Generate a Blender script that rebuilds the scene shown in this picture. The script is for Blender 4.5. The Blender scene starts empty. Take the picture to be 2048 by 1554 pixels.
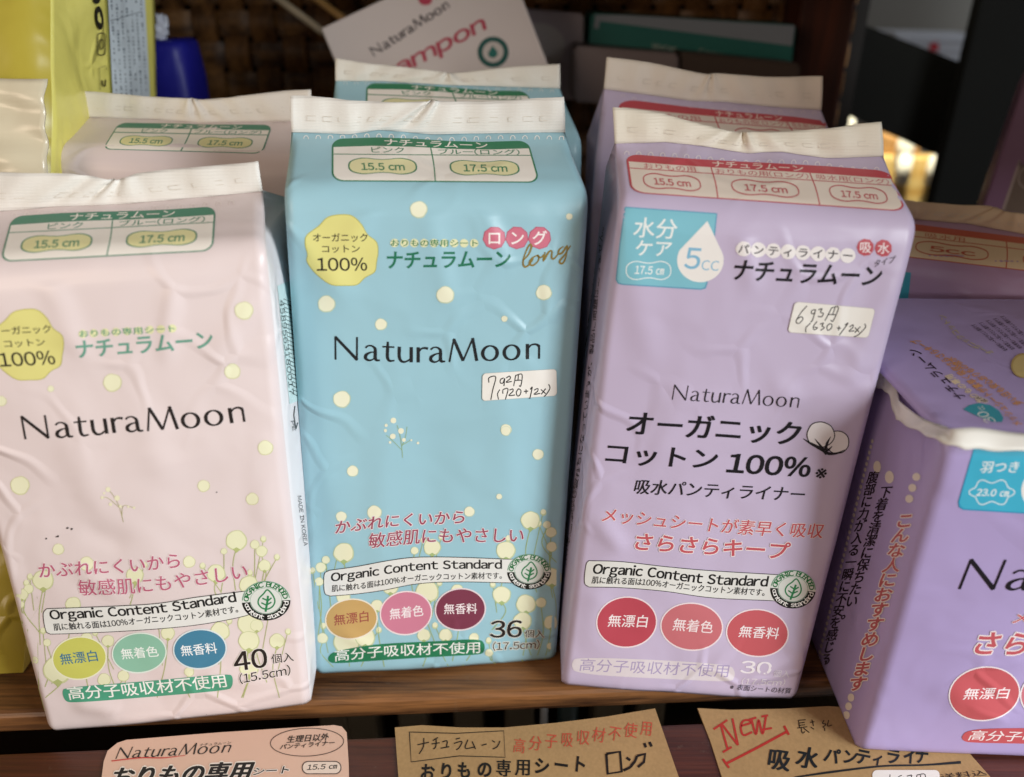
import bpy, bmesh, math, random
import numpy as np
from mathutils import Vector

# ------------------------------------------------------------------ camera, light, exposure
scene = bpy.context.scene
COL = scene.collection
IW, IH, FPX = 2048.0, 1554.0, 1600.0          # photograph size and focal length in its pixels
CAM = np.array([0.0, 0.0, 0.249])
PITCH = math.radians(27.0)

cam_data = bpy.data.cameras.new('camera')
cam = bpy.data.objects.new('camera', cam_data)
COL.objects.link(cam)
cam.location = CAM
cam.rotation_euler = (math.pi / 2 - PITCH, 0, 0)
cam_data.sensor_width = 36.0
cam_data.lens = FPX / IW * 36.0
cam_data.clip_start = 0.01
cam_data.clip_end = 50
cam_data.dof.use_dof = True
cam_data.dof.focus_distance = 0.288
cam_data.dof.aperture_fstop = 6.6
scene.camera = cam

world = bpy.data.worlds.new('World')
scene.world = world
world.use_nodes = True
wb = world.node_tree.nodes['Background']
wb.inputs[0].default_value = (1.0, 0.84, 0.70, 1)
wb.inputs[1].default_value = 0.20


def area_lamp(name, loc, target, sx, sy, power, color):
    d = bpy.data.lights.new(name, 'AREA')
    d.shape = 'RECTANGLE'
    d.size, d.size_y, d.energy, d.color = sx, sy, power, color
    o = bpy.data.objects.new(name, d)
    COL.objects.link(o)
    o.location = loc
    o.rotation_euler = (Vector(target) - Vector(loc)).to_track_quat('-Z', 'Y').to_euler()
    return o


area_lamp('window_light', (0.75, -0.32, 0.42), (0.0, 0.25, 0.10), 0.42, 0.40, 14.6, (0.92, 0.975, 1.0))
area_lamp('warm_room_lamp', (-0.50, -0.34, 0.36), (0.0, 0.26, 0.1), 0.3, 0.3, 1.7, (1.0, 0.78, 0.60))
area_lamp('sunlit_crate_lamp', (0.33, 0.70, 0.50), (0.41, 0.86, 0.08), 0.06, 0.06, 0.4, (1.0, 0.93, 0.70))
bpy.data.lights['sunlit_crate_lamp'].spread = math.radians(50)
area_lamp('far_window_light', (0.95, 0.72, 0.55), (0.62, 1.15, 0.22), 0.25, 0.25, 1.4, (0.85, 0.93, 1.0))

scene.view_settings.view_transform = 'Standard'
scene.view_settings.look = 'None'
scene.view_settings.exposure = 0.0
scene.view_settings.gamma = 1.0
scene.cycles.use_denoising = True
scene.cycles.max_bounces = 8

# ------------------------------------------------------------------ measuring helpers
CP, SP = math.cos(PITCH), math.sin(PITCH)


def rays(px):
    px = np.asarray(px, float)
    u = (px[..., 0] - IW / 2) / FPX
    v = (IH / 2 - px[..., 1]) / FPX
    return np.stack([u, CP + v * SP, -SP + v * CP], -1)


def project(P):
    Q = np.asarray(P, float) - CAM
    d = Q[..., 1] * CP - Q[..., 2] * SP
    upc = Q[..., 1] * SP + Q[..., 2] * CP
    return np.stack([IW / 2 + FPX * Q[..., 0] / d, IH / 2 - FPX * upc / d], -1)


def at_y(x, y, Y):
    r = rays((x, y))
    return CAM + r * (Y / r[1])


def at_z(x, y, Z):
    r = rays((x, y))
    return CAM + r * ((Z - CAM[2]) / r[2])


def at_d(x, y, d):
    return CAM + rays((x, y)) * d


def crop(ox, oy, s):
    return lambda pts: [(ox + p[0] / s, oy + p[1] / s) + tuple(q / s for q in p[2:]) for p in pts]


def unit(v):
    v = np.asarray(v, float)
    return v / np.linalg.norm(v)


# ------------------------------------------------------------------ materials
def lin(hexs):
    out = []
    for i in (0, 2, 4):
        c = int(hexs[i:i + 2], 16) / 255
        out.append(c / 12.92 if c <= 0.04045 else ((c + 0.055) / 1.055) ** 2.4)
    return (*out, 1)


_mats = {}


def base_mat(name, rough=0.5, spec=0.35):
    m = bpy.data.materials.new(name)
    m.use_nodes = True
    b = m.node_tree.nodes['Principled BSDF']
    b.inputs['Roughness'].default_value = rough
    b.inputs['Specular IOR Level'].default_value = spec
    return m, m.node_tree, b


def nd(nt, typ, **kw):
    n = nt.nodes.new(typ)
    for k, v in kw.items():
        if k in n.inputs.keys():
            n.inputs[k].default_value = v
        else:
            setattr(n, k, v)
    return n


def film_bump(nt, b, strength=0.35):
    """soft dents and sparse sharp creases of thin plastic film; shared by the film and the ink printed on it"""
    L = nt.links.new
    tc = nd(nt, 'ShaderNodeTexCoord')
    n1 = nd(nt, 'ShaderNodeTexNoise', Scale=30.0, Detail=2.0, Roughness=0.45, Distortion=0.4)
    warp = nd(nt, 'ShaderNodeTexNoise', Scale=22.0, Detail=2.0)
    wv = nd(nt, 'ShaderNodeVectorMath', operation='MULTIPLY_ADD')
    wv.inputs[1].default_value = (.03, .03, .03)
    vo = nd(nt, 'ShaderNodeTexVoronoi', Scale=38.0)
    vo.feature = 'DISTANCE_TO_EDGE'
    ridge = nd(nt, 'ShaderNodeMapRange')
    ridge.inputs['From Max'].default_value = 0.10
    ridge.inputs['To Min'].default_value = 1.0
    ridge.inputs['To Max'].default_value = 0.0
    ridge.interpolation_type = 'SMOOTHSTEP'
    mask = nd(nt, 'ShaderNodeTexNoise', Scale=17.0, Detail=1.0)
    mk = nd(nt, 'ShaderNodeMapRange')
    mk.inputs['From Min'].default_value = 0.52
    mk.inputs['From Max'].default_value = 0.70
    cre = nd(nt, 'ShaderNodeMath', operation='MULTIPLY')
    ad = nd(nt, 'ShaderNodeMath', operation='MULTIPLY_ADD')
    ad.inputs[1].default_value = 0.30
    bp = nd(nt, 'ShaderNodeBump', Strength=strength, Distance=0.004)
    L(tc.outputs['Object'], n1.inputs['Vector'])
    L(tc.outputs['Object'], warp.inputs['Vector'])
    L(tc.outputs['Object'], mask.inputs['Vector'])
    L(warp.outputs['Color'], wv.inputs[0])
    L(tc.outputs['Object'], wv.inputs[2])
    L(wv.outputs[0], vo.inputs['Vector'])
    L(vo.outputs['Distance'], ridge.inputs[0])
    L(mask.outputs[0], mk.inputs[0])
    L(ridge.outputs[0], cre.inputs[0])
    L(mk.outputs[0], cre.inputs[1])
    L(cre.outputs[0], ad.inputs[0])
    L(n1.outputs[0], ad.inputs[2])
    L(ad.outputs[0], bp.inputs['Height'])
    L(bp.outputs[0], b.inputs['Normal'])


def seal_film(hexs):
    """matt heat-sealed film with fine crimp lines"""
    key = ('seal', hexs)
    if key not in _mats:
        m, nt, b = base_mat('seal_' + hexs, 0.5, 0.35)
        L = nt.links.new
        tc = nd(nt, 'ShaderNodeTexCoord')
        n = nd(nt, 'ShaderNodeTexNoise', Scale=70.0, Detail=5.0)
        r = nd(nt, 'ShaderNodeMapRange')
        r.inputs['To Min'].default_value = .93
        r.inputs['To Max'].default_value = 1.05
        mix = nd(nt, 'ShaderNodeVectorMath', operation='SCALE')
        mix.inputs[0].default_value = lin(hexs)[:3]
        mp = nd(nt, 'ShaderNodeMapping')
        mp.inputs['Scale'].default_value = (150, 40, 30)
        n2 = nd(nt, 'ShaderNodeTexNoise', Scale=1.0, Detail=3.0)
        wv = nd(nt, 'ShaderNodeTexWave', Scale=330.0, Distortion=1.5)
        wv.bands_direction = 'Z'
        ad = nd(nt, 'ShaderNodeMath', operation='MULTIPLY_ADD')
        ad.inputs[1].default_value = .12
        bp = nd(nt, 'ShaderNodeBump', Strength=.35, Distance=.0012)
        L(tc.outputs['Object'], n.inputs['Vector'])
        L(n.outputs[0], r.inputs[0])
        L(r.outputs[0], mix.inputs['Scale'])
        L(mix.outputs[0], b.inputs['Base Color'])
        L(tc.outputs['Object'], mp.inputs['Vector'])
        L(mp.outputs[0], n2.inputs['Vector'])
        L(tc.outputs['Object'], wv.inputs['Vector'])
        L(wv.outputs['Fac'], ad.inputs[0])
        L(n2.outputs[0], ad.inputs[2])
        L(ad.outputs[0], bp.inputs['Height'])
        L(bp.outputs[0], b.inputs['Normal'])
        _mats[key] = m
    return _mats[key]


def film(hexs, rough=0.38, bump=0.55, var=0.04):
    key = ('film', hexs, rough, bump)
    if key not in _mats:
        m, nt, b = base_mat('film_' + hexs, rough, 0.5)
        tc = nd(nt, 'ShaderNodeTexCoord')
        n = nd(nt, 'ShaderNodeTexNoise', Scale=9.0, Detail=4.0)
        r = nd(nt, 'ShaderNodeMapRange')
        r.inputs['To Min'].default_value = 1 - var
        r.inputs['To Max'].default_value = 1 + var
        mix = nd(nt, 'ShaderNodeVectorMath', operation='SCALE')
        mix.inputs[0].default_value = lin(hexs)[:3]
        nt.links.new(tc.outputs['Object'], n.inputs['Vector'])
        nt.links.new(n.outputs[0], r.inputs[0])
        nt.links.new(r.outputs[0], mix.inputs['Scale'])
        nt.links.new(mix.outputs[0], b.inputs['Base Color'])
        film_bump(nt, b, bump)
        _mats[key] = m
    return _mats[key]


def ink(hexs, rough=0.4, bump=0.55):
    key = ('ink', hexs, rough, bump)
    if key not in _mats:
        m, nt, b = base_mat('ink_' + hexs, rough, 0.22)
        b.inputs['Base Color'].default_value = lin(hexs)
        if bump:
            film_bump(nt, b, bump)
        _mats[key] = m
    return _mats[key]


def paint(hexs, rough=0.6, noise=0.12, scale=20.0, spec=0.4):
    key = ('paint', hexs, rough, noise, scale)
    if key not in _mats:
        m, nt, b = base_mat('paint_' + hexs, rough, spec)
        tc = nd(nt, 'ShaderNodeTexCoord')
        n = nd(nt, 'ShaderNodeTexNoise', Scale=scale, Detail=6.0)
        r = nd(nt, 'ShaderNodeMapRange')
        r.inputs['To Min'].default_value = 1 - noise
        r.inputs['To Max'].default_value = 1 + noise
        mix = nd(nt, 'ShaderNodeVectorMath', operation='SCALE')
        mix.inputs[0].default_value = lin(hexs)[:3]
        nt.links.new(tc.outputs['Object'], n.inputs['Vector'])
        nt.links.new(n.outputs[0], r.inputs[0])
        nt.links.new(r.outputs[0], mix.inputs['Scale'])
        nt.links.new(mix.outputs[0], b.inputs['Base Color'])
        _mats[key] = m
    return _mats[key]


def wood(name, dark, light, rough=0.4, axis=0, scale=1.0):
    if name in _mats:
        return _mats[name]
    m, nt, b = base_mat(name, rough, 0.5)
    L = nt.links.new
    tc = nd(nt, 'ShaderNodeTexCoord')
    mp = nd(nt, 'ShaderNodeMapping')
    sc = [60.0 * scale] * 3
    sc[axis] = 4.0 * scale
    mp.inputs['Scale'].default_value = sc
    n1 = nd(nt, 'ShaderNodeTexNoise', Scale=1.0, Detail=8.0, Roughness=0.65, Distortion=0.6)
    mp2 = nd(nt, 'ShaderNodeMapping')
    sc2 = [900.0] * 3
    sc2[axis] = 25.0
    mp2.inputs['Scale'].default_value = sc2
    n2 = nd(nt, 'ShaderNodeTexNoise', Scale=1.0, Detail=3.0)
    mul = nd(nt, 'ShaderNodeMath', operation='MULTIPLY_ADD')
    mul.inputs[1].default_value = 0.35
    cr = nd(nt, 'ShaderNodeValToRGB')
    cr.color_ramp.elements[0].position = 0.55
    cr.color_ramp.elements[1].position = 0.82
    cr.color_ramp.elements[0].color = lin(dark)
    cr.color_ramp.elements[1].color = lin(light)
    bp = nd(nt, 'ShaderNodeBump', Strength=0.5, Distance=0.0006)
    dust = nd(nt, 'ShaderNodeTexNoise', Scale=160.0, Detail=8.0, Roughness=0.75)
    dr = nd(nt, 'ShaderNodeMapRange')
    dr.inputs['From Min'].default_value = 0.60
    dr.inputs['From Max'].default_value = 0.78
    dr.inputs['To Max'].default_value = 0.35
    dm = nd(nt, 'ShaderNodeMix')
    dm.data_type = 'RGBA'
    L(tc.outputs['Object'], dust.inputs['Vector'])
    L(dust.outputs[0], dr.inputs[0])
    L(dr.outputs[0], dm.inputs[0])
    L(cr.outputs[0], dm.inputs[6])
    dm.inputs[7].default_value = (.22, .17, .12, 1)
    L(tc.outputs['Object'], mp.inputs['Vector'])
    L(mp.outputs[0], n1.inputs['Vector'])
    L(tc.outputs['Object'], mp2.inputs['Vector'])
    L(mp2.outputs[0], n2.inputs['Vector'])
    L(n2.outputs[0], mul.inputs[0])
    L(n1.outputs[0], mul.inputs[2])
    L(mul.outputs[0], cr.inputs[0])
    L(dm.outputs[2], b.inputs['Base Color'])
    L(mul.outputs[0], bp.inputs['Height'])
    L(bp.outputs[0], b.inputs['Normal'])
    _mats[name] = m
    return m


def kraft(name, hexs):
    if name in _mats:
        return _mats[name]
    m, nt, b = base_mat(name, 0.75, 0.25)
    L = nt.links.new
    tc = nd(nt, 'ShaderNodeTexCoord')
    n1 = nd(nt, 'ShaderNodeTexNoise', Scale=900.0, Detail=4.0)
    n2 = nd(nt, 'ShaderNodeTexNoise', Scale=40.0, Detail=4.0)
    mp = nd(nt, 'ShaderNodeMapping')
    mp.inputs['Scale'].default_value = (1, 0.8, 1)
    ad = nd(nt, 'ShaderNodeMath', operation='ADD')
    r = nd(nt, 'ShaderNodeMapRange')
    r.inputs['From Max'].default_value = 2.0
    r.inputs['To Min'].default_value = 0.62
    r.inputs['To Max'].default_value = 1.35
    mix = nd(nt, 'ShaderNodeVectorMath', operation='SCALE')
    mix.inputs[0].default_value = lin(hexs)[:3]
    L(tc.outputs['Object'], mp.inputs['Vector'])
    L(mp.outputs[0], n1.inputs['Vector'])
    L(tc.outputs['Object'], n2.inputs['Vector'])
    L(n1.outputs[0], ad.inputs[0])
    L(n2.outputs[0], ad.inputs[1])
    L(ad.outputs[0], r.inputs[0])
    L(r.outputs[0], mix.inputs['Scale'])
    L(mix.outputs[0], b.inputs['Base Color'])
    _mats[name] = m
    return m


# ------------------------------------------------------------------ object helpers
def thing(name, label, cat, loc, group=None, kind=None):
    o = bpy.data.objects.new(name, None)
    COL.objects.link(o)
    o.location = loc
    o.empty_display_size = 0.01
    tag(o, label, cat, group, kind)
    return o


def tag(o, label=None, cat=None, group=None, kind=None):
    if label:
        o['label'] = label
    if cat:
        o['category'] = cat
    if group:
        o['group'] = group
    if kind:
        o['kind'] = kind
    return o


def origin_of(o):
    p = np.zeros(3)
    while o is not None:
        p += np.array(o.location)
        o = o.parent
    return p


def mesh_obj(name, verts, faces, mats, parent=None, midx=None, smooth=True, loc=None, label=None):
    """verts in world space; stored relative to the parent's base (or to loc)"""
    off = origin_of(parent) if parent is not None else np.array(loc if loc is not None else (0, 0, 0), float)
    me = bpy.data.meshes.new(name)
    me.from_pydata((np.asarray(verts, float) - off).tolist(), [], [list(f) for f in faces])
    for m in (mats if isinstance(mats, (list, tuple)) else [mats]):
        me.materials.append(m)
    if midx is not None:
        me.polygons.foreach_set('material_index', midx)
    me.polygons.foreach_set('use_smooth', [smooth] * len(me.polygons))
    me.update()
    o = bpy.data.objects.new(name, me)
    COL.objects.link(o)
    if parent is not None:
        o.parent = parent
    else:
        o.location = off
    if label:
        o['label'] = label
    return o


def bm_obj(name, bm, mats, parent=None, loc=None, smooth=False, label=None):
    bm.verts.index_update()
    v = [tuple(x.co) for x in bm.verts]
    f = [[x.index for x in y.verts] for y in bm.faces]
    mi = [y.material_index for y in bm.faces]
    bm.free()
    return mesh_obj(name, v, f, mats, parent, mi, smooth, loc, label)


def box_bm(c, size, rot=None, bevel=0.0, seg=2, bm=None):
    """box about c; rot is a 3x3 numpy array of column axes"""
    b = bmesh.new()
    bmesh.ops.create_cube(b, size=1.0)
    for v in b.verts:
        v.co = (v.co.x * size[0], v.co.y * size[1], v.co.z * size[2])
    if bevel:
        bmesh.ops.bevel(b, geom=list(b.edges), offset=bevel, segments=seg, profile=0.5, affect='EDGES')
    R = np.eye(3) if rot is None else np.asarray(rot)
    for v in b.verts:
        v.co = Vector(R @ np.array(v.co) + np.array(c))
    if bm is None:
        return b
    me = bpy.data.meshes.new('tmp')
    b.to_mesh(me)
    b.free()
    bm.from_mesh(me)
    bpy.data.meshes.remove(me)
    return bm


def rotm(rx=0, ry=0, rz=0):
    a, b, c = (math.radians(x) for x in (rx, ry, rz))
    X = np.array([[1, 0, 0], [0, math.cos(a), -math.sin(a)], [0, math.sin(a), math.cos(a)]])
    Y = np.array([[math.cos(b), 0, math.sin(b)], [0, 1, 0], [-math.sin(b), 0, math.cos(b)]])
    Z = np.array([[math.cos(c), -math.sin(c), 0], [math.sin(c), math.cos(c), 0], [0, 0, 1]])
    return Z @ Y @ X


# ------------------------------------------------------------------ surfaces that carry print
class Surf:
    """a real surface f(u,v); finds where a measured picture point lies on it"""

    def __init__(self, f, lo=(0, 0), hi=(1, 1), grid=(30, 50)):
        self.f, self.lo, self.hi = f, np.array(lo, float), np.array(hi, float)
        gu = np.linspace(lo[0], hi[0], grid[0])
        gv = np.linspace(lo[1], hi[1], grid[1])
        U, V = np.meshgrid(gu, gv)
        self.g = np.stack([U.ravel(), V.ravel()], -1)
        self.gp = project(self.f(self.g[:, 0], self.g[:, 1]))

    def uv(self, px):
        px = np.asarray(px, float)
        uv = np.empty_like(px)
        for i in range(0, len(px), 2000):
            d = ((px[i:i + 2000, None, :] - self.gp[None]) ** 2).sum(-1)
            uv[i:i + 2000] = self.g[d.argmin(1)]
        e = 1e-4
        span = self.hi - self.lo
        for _ in range(10):
            p0 = project(self.f(uv[:, 0], uv[:, 1]))
            ju = (project(self.f(uv[:, 0] + e, uv[:, 1])) - p0) / e
            jv = (project(self.f(uv[:, 0], uv[:, 1] + e)) - p0) / e
            r = px - p0
            det = ju[:, 0] * jv[:, 1] - ju[:, 1] * jv[:, 0]
            det = np.where(np.abs(det) < 1e-3, 1e-3, det)
            du = (r[:, 0] * jv[:, 1] - r[:, 1] * jv[:, 0]) / det
            dv = (ju[:, 0] * r[:, 1] - ju[:, 1] * r[:, 0]) / det
            uv[:, 0] += np.clip(du, -0.1 * span[0], 0.1 * span[0])
            uv[:, 1] += np.clip(dv, -0.1 * span[1], 0.1 * span[1])
            uv = np.clip(uv, self.lo, self.hi)
        return uv

    def normal(self, uv):
        e = 1e-3
        p = self.f(uv[:, 0], uv[:, 1])
        a = self.f(uv[:, 0] + e, uv[:, 1]) - self.f(uv[:, 0] - e, uv[:, 1])
        b = self.f(uv[:, 0], uv[:, 1] + e) - self.f(uv[:, 0], uv[:, 1] - e)
        n = np.cross(a, b)
        n /= np.maximum(np.linalg.norm(n, axis=1, keepdims=True), 1e-12)
        s = np.sign(((CAM - p) * n).sum(1, keepdims=True))
        return p, n * np.where(s == 0, 1, s)

    def lift(self, px, off):
        p, n = self.normal(self.uv(px))
        return p + n * off

    def up_at(self, x, y):
        uv = self.uv(np.array([[x, y]], float))
        a = project(self.f(uv[:, 0], uv[:, 1]))[0]
        b = project(self.f(uv[:, 0], uv[:, 1] + 0.01 * (self.hi[1] - self.lo[1])))[0]
        return unit(b - a)


def plane_surf(o, eu, ev, lo=(-1, -1), hi=(2, 2)):
    o, eu, ev = (np.asarray(x, float) for x in (o, eu, ev))
    return Surf(lambda u, v: o + np.multiply.outer(u, eu) + np.multiply.outer(v, ev), lo, hi, (16, 16))


_text_cache = {}
_fc = bpy.data.curves.new('lettering_source', 'FONT')
_fo = bpy.data.objects.new('lettering_source', _fc)


def _raw(body, bold):
    if _fo.name not in COL.objects:
        COL.objects.link(_fo)
    _fc.body = body
    _fc.offset = bold
    _fc.resolution_u = 4
    _fc.fill_mode = 'FRONT'
    dg = bpy.context.evaluated_depsgraph_get()
    dg.update()
    ev = _fo.evaluated_get(dg)
    me = ev.to_mesh()
    me.calc_loop_triangles()
    v = np.array([(x.co.x, x.co.y) for x in me.vertices], float).reshape(-1, 2)
    f = [tuple(t.vertices) for t in me.loop_triangles]
    ev.to_mesh_clear()
    return v, f


def glyphs(body, bold=0.0):
    """lettering set glyph by glyph; Latin and figures use the full-width gothic forms, spaced tightly"""
    key = (body, bold)
    if key in _text_cache:
        return _text_cache[key]
    if len(body) == 1:
        c = chr(ord(body) + 0xFEE0) if '!' <= body <= '~' else body
        v, f = _raw(c, bold)
        if '!' <= body <= '~' and len(v):
            v = v - np.array([v[:, 0].min(), 0])
        _text_cache[key] = (v, f)
        return v, f
    V, F, x, n = [], [], 0.0, 0
    for ch in body:
        if ch == ' ':
            x += .34
            continue
        v, f = glyphs(ch, bold)
        if not len(v):
            x += .5
            continue
        asc = '!' <= ch <= '~'
        if ch == '.':
            x += .05
        V.append(v + np.array([x, 0]))
        F += [tuple(i + n for i in t) for t in f]
        n += len(v)
        if asc:
            w0, _ = glyphs(ch, 0.0)
            x += w0[:, 0].max() - w0[:, 0].min() + (.075 if ch != '.' else .13)
        else:
            x += 1.0
    _text_cache[key] = (np.vstack(V), F)
    return _text_cache[key]


def chaikin(pts, n=3):
    P = np.asarray(pts, float)
    for _ in range(n):
        Q = np.roll(P, -1, 0)
        P = np.stack([P * .75 + Q * .25, P * .25 + Q * .75], 1).reshape(-1, 2)
    return P


def smooth_line(pts, n=24, closed=False):
    P = np.asarray(pts, float)
    if len(P) == 2 and not closed:
        t = np.linspace(0, 1, max(2, n))[:, None]
        return P[0] * (1 - t) + P[1] * t
    if closed:
        P = np.vstack([P[-1], P, P[0], P[1]])
    else:
        P = np.vstack([2 * P[0] - P[1], P, 2 * P[-1] - P[-2]])
    out = []
    segs = len(P) - 3
    k = max(2, n // segs)
    for i in range(segs):
        p0, p1, p2, p3 = P[i:i + 4]
        for t in np.arange(k) / k:
            out.append(0.5 * (2 * p1 + (p2 - p0) * t + (2 * p0 - 5 * p1 + 4 * p2 - p3) * t * t + (3 * p1 - p0 - 3 * p2 + p3) * t ** 3))
    if not closed:
        out.append(P[-2])
    return np.array(out)


class Print:
    """ink, labels and stickers laid on one surface; becomes one mesh that follows it"""

    def __init__(self, name, surf, parent, step=11.0, base=1.0e-4, bump=0.55, label=None, exact=False):
        self.name, self.surf, self.parent, self.step, self.base0, self.bump = name, surf, parent, step, (base if base >= 8e-4 or exact else min(base, 1.5e-4)), bump
        self.label = label
        self.chunks = []

    def add(self, v, f, hexs):
        v = np.asarray(v, float)
        if len(v) and len(f):
            self.chunks.append((v, f, hexs))

    def poly(self, pts, hexs, closed_smooth=0):
        P = smooth_line(pts, closed_smooth, True) if closed_smooth else np.asarray(pts, float)
        b = bmesh.new()
        fc = b.faces.new([b.verts.new((x, y, 0)) for x, y in P])
        bmesh.ops.triangulate(b, faces=[fc])
        b.verts.index_update()
        f = [tuple(w.index for w in t.verts) for t in b.faces]
        v = [(w.co.x, w.co.y) for w in b.verts]
        b.free()
        self.add(v, f, hexs)

    def ell(self, c, rx, ry, hexs, rot=0.0, n=40, wob=0.0, seed=0):
        rnd = random.Random(seed)
        a = math.radians(rot)
        pts = []
        ph = [rnd.uniform(0, 6.28) for _ in range(3)]
        for i in range(n):
            t = 2 * math.pi * i / n
            k = 1 + wob * (math.sin(3 * t + ph[0]) + 0.7 * math.sin(5 * t + ph[1]) + 0.5 * math.sin(8 * t + ph[2])) / 2
            x, y = rx * k * math.cos(t), ry * k * math.sin(t)
            pts.append((c[0] + x * math.cos(a) - y * math.sin(a), c[1] + x * math.sin(a) + y * math.cos(a)))
        self.poly(pts, hexs)

    def stroke(self, pts, w, hexs, smooth=True, closed=False, taper=0.0, n=None):
        P = np.asarray(pts, float)
        L = np.linalg.norm(np.diff(P, axis=0), axis=1).sum()
        if smooth:
            P = smooth_line(P, n or max(3 * len(P), int(L / 4)), closed)
        if closed:
            P = np.vstack([P, P[0]])
        d = np.gradient(P, axis=0)
        d /= np.maximum(np.linalg.norm(d, axis=1, keepdims=True), 1e-9)
        if closed:
            d[0] = d[-1] = unit(d[0] + d[-1])
        nrm = np.stack([-d[:, 1], d[:, 0]], -1)
        W = np.asarray(w, float) if np.ndim(w) else np.full(len(P), float(w))
        if np.ndim(w):
            W = np.interp(np.linspace(0, 1, len(P)), np.linspace(0, 1, len(W)), W)
        if taper:
            t = np.linspace(0, 1, len(P))
            W = W * (1 - taper * np.clip((t - 0.6) / 0.4, 0, 1))
        v = np.vstack([P + nrm * W[:, None] / 2, P - nrm * W[:, None] / 2])
        m = len(P)
        f = []
        for i in range(m - 1):
            f += [(i, i + 1, m + i + 1), (i, m + i + 1, m + i)]
        self.add(v, f, hexs)

    def pline(self, pts, w, hexs):
        for a, b in zip(pts[:-1], pts[1:]):
            self.stroke([a, b], w, hexs, smooth=False)

    def _place(self, v, base, h, up, slant, flip=False):
        lo, hi = v.min(0), v.max(0)
        x = (v[:, 0] - lo[0]) / max(hi[0] - lo[0], 1e-6)
        y = (v[:, 1] - lo[1]) / max(hi[1] - lo[1], 1e-6)
        B = smooth_line(base, 40) if len(base) > 2 else np.asarray(base, float)
        seg = np.linalg.norm(np.diff(B, axis=0), axis=1)
        s = np.concatenate([[0], np.cumsum(seg)])
        s /= s[-1]
        P = np.stack([np.interp(x, s, B[:, 0]), np.interp(x, s, B[:, 1])], -1)
        if up is None:
            m = (B[0] + B[-1]) / 2
            up = self.surf.up_at(m[0], m[1])
        up = unit(up)
        d = unit(B[-1] - B[0])
        return P + np.outer(y * h, up) + np.outer(y * slant * h, d)

    def text(self, body, base, h, hexs, bold=0.0, up=None, outline=None, ow=0.05, slant=0.0):
        dense_ch = bold >= .028 or any(ord(c) >= 0x3400 and ord(c) < 0xFF00 for c in body)
        v, f = glyphs(body, 0.0 if dense_ch else bold)
        if not len(v):
            return
        q = self._place2(v, v.min(0), v.max(0), base, h, up, slant)
        if outline:
            r = max(1.5, (bold + ow) * h * .9)
            for k in range(8):
                a = math.pi * k / 4
                self.add(q + np.array([r * math.cos(a), r * math.sin(a)]), f, outline)
        self._heavy(q, f, hexs, bold * h * .8 if dense_ch else 0)

    def _heavy(self, q, f, hexs, r):
        """a heavier weight of a dense character: the clean outline struck several times"""
        if r > .12:
            for dx, dy in ((-r, -r * .5), (r, -r * .5), (-r, r * .5), (r, r * .5)):
                self.add(q + np.array([dx, dy]), f, hexs)
        else:
            self.add(q, f, hexs)

    def _place2(self, v, lo, hi, base, h, up, slant):
        """as _place, but scaled by a given glyph box so an outline stays registered"""
        B = smooth_line(base, 40) if len(base) > 2 else np.asarray(base, float)
        x = (v[:, 0] - lo[0]) / max(hi[0] - lo[0], 1e-6)
        y = (v[:, 1] - lo[1]) / max(hi[1] - lo[1], 1e-6)
        seg = np.linalg.norm(np.diff(B, axis=0), axis=1)
        s = np.concatenate([[0], np.cumsum(seg)])
        s /= s[-1]
        d0, d1 = B[1] - B[0], B[-1] - B[-2]
        tot = seg.sum()
        P = np.stack([np.interp(x, s, B[:, 0]), np.interp(x, s, B[:, 1])], -1)
        P += np.outer(np.minimum(x, 0) * tot, unit(d0)) + np.outer(np.maximum(x - 1, 0) * tot, unit(d1))
        if up is None:
            m = (B[0] + B[-1]) / 2
            up = self.surf.up_at(m[0], m[1])
        up = unit(up)
        d = unit(B[-1] - B[0])
        return P + np.outer(y * h, up) + np.outer(y * slant * h, d)

    def char(self, ch, c, w, h, hexs, bold=0.0, up=(0, -1), right=None, outline=None, ow=0.06, em=True):
        """one character in an em box centred on c"""
        dense_ch = ord(ch) >= 0x3400 and ord(ch) < 0xFF00
        v, f = glyphs(ch, 0.0 if dense_ch else bold)
        if not len(v):
            return
        up = unit(up)
        right = unit(right) if right is not None else np.array([-up[1], up[0]])
        wide = ord(ch) > 0x2000
        cx, cy = (0.5, 0.38) if wide else tuple((v.min(0) + v.max(0)) / 2)
        q = np.asarray(c, float) + np.outer((v[:, 0] - cx) * w, right) + np.outer((v[:, 1] - cy) * h, up)
        if outline:
            r = max(1.4, (bold + ow) * h * .8)
            for k in range(8):
                a = math.pi * k / 4
                self.add(q + np.array([r * math.cos(a), r * math.sin(a)]), f, outline)
        self._heavy(q, f, hexs, bold * h * .8 if dense_ch else 0)

    def vtext(self, body, a, b, w, h, hexs, bold=0.0, right=(1, 0), outline=None, ow=0.06):
        a, b = np.asarray(a, float), np.asarray(b, float)
        up = -unit(b - a)
        for i, ch in enumerate(body):
            self.char(ch, a + (b - a) * i / max(1, len(body) - 1), w, h, hexs, bold, up, right, outline, ow)

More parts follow.
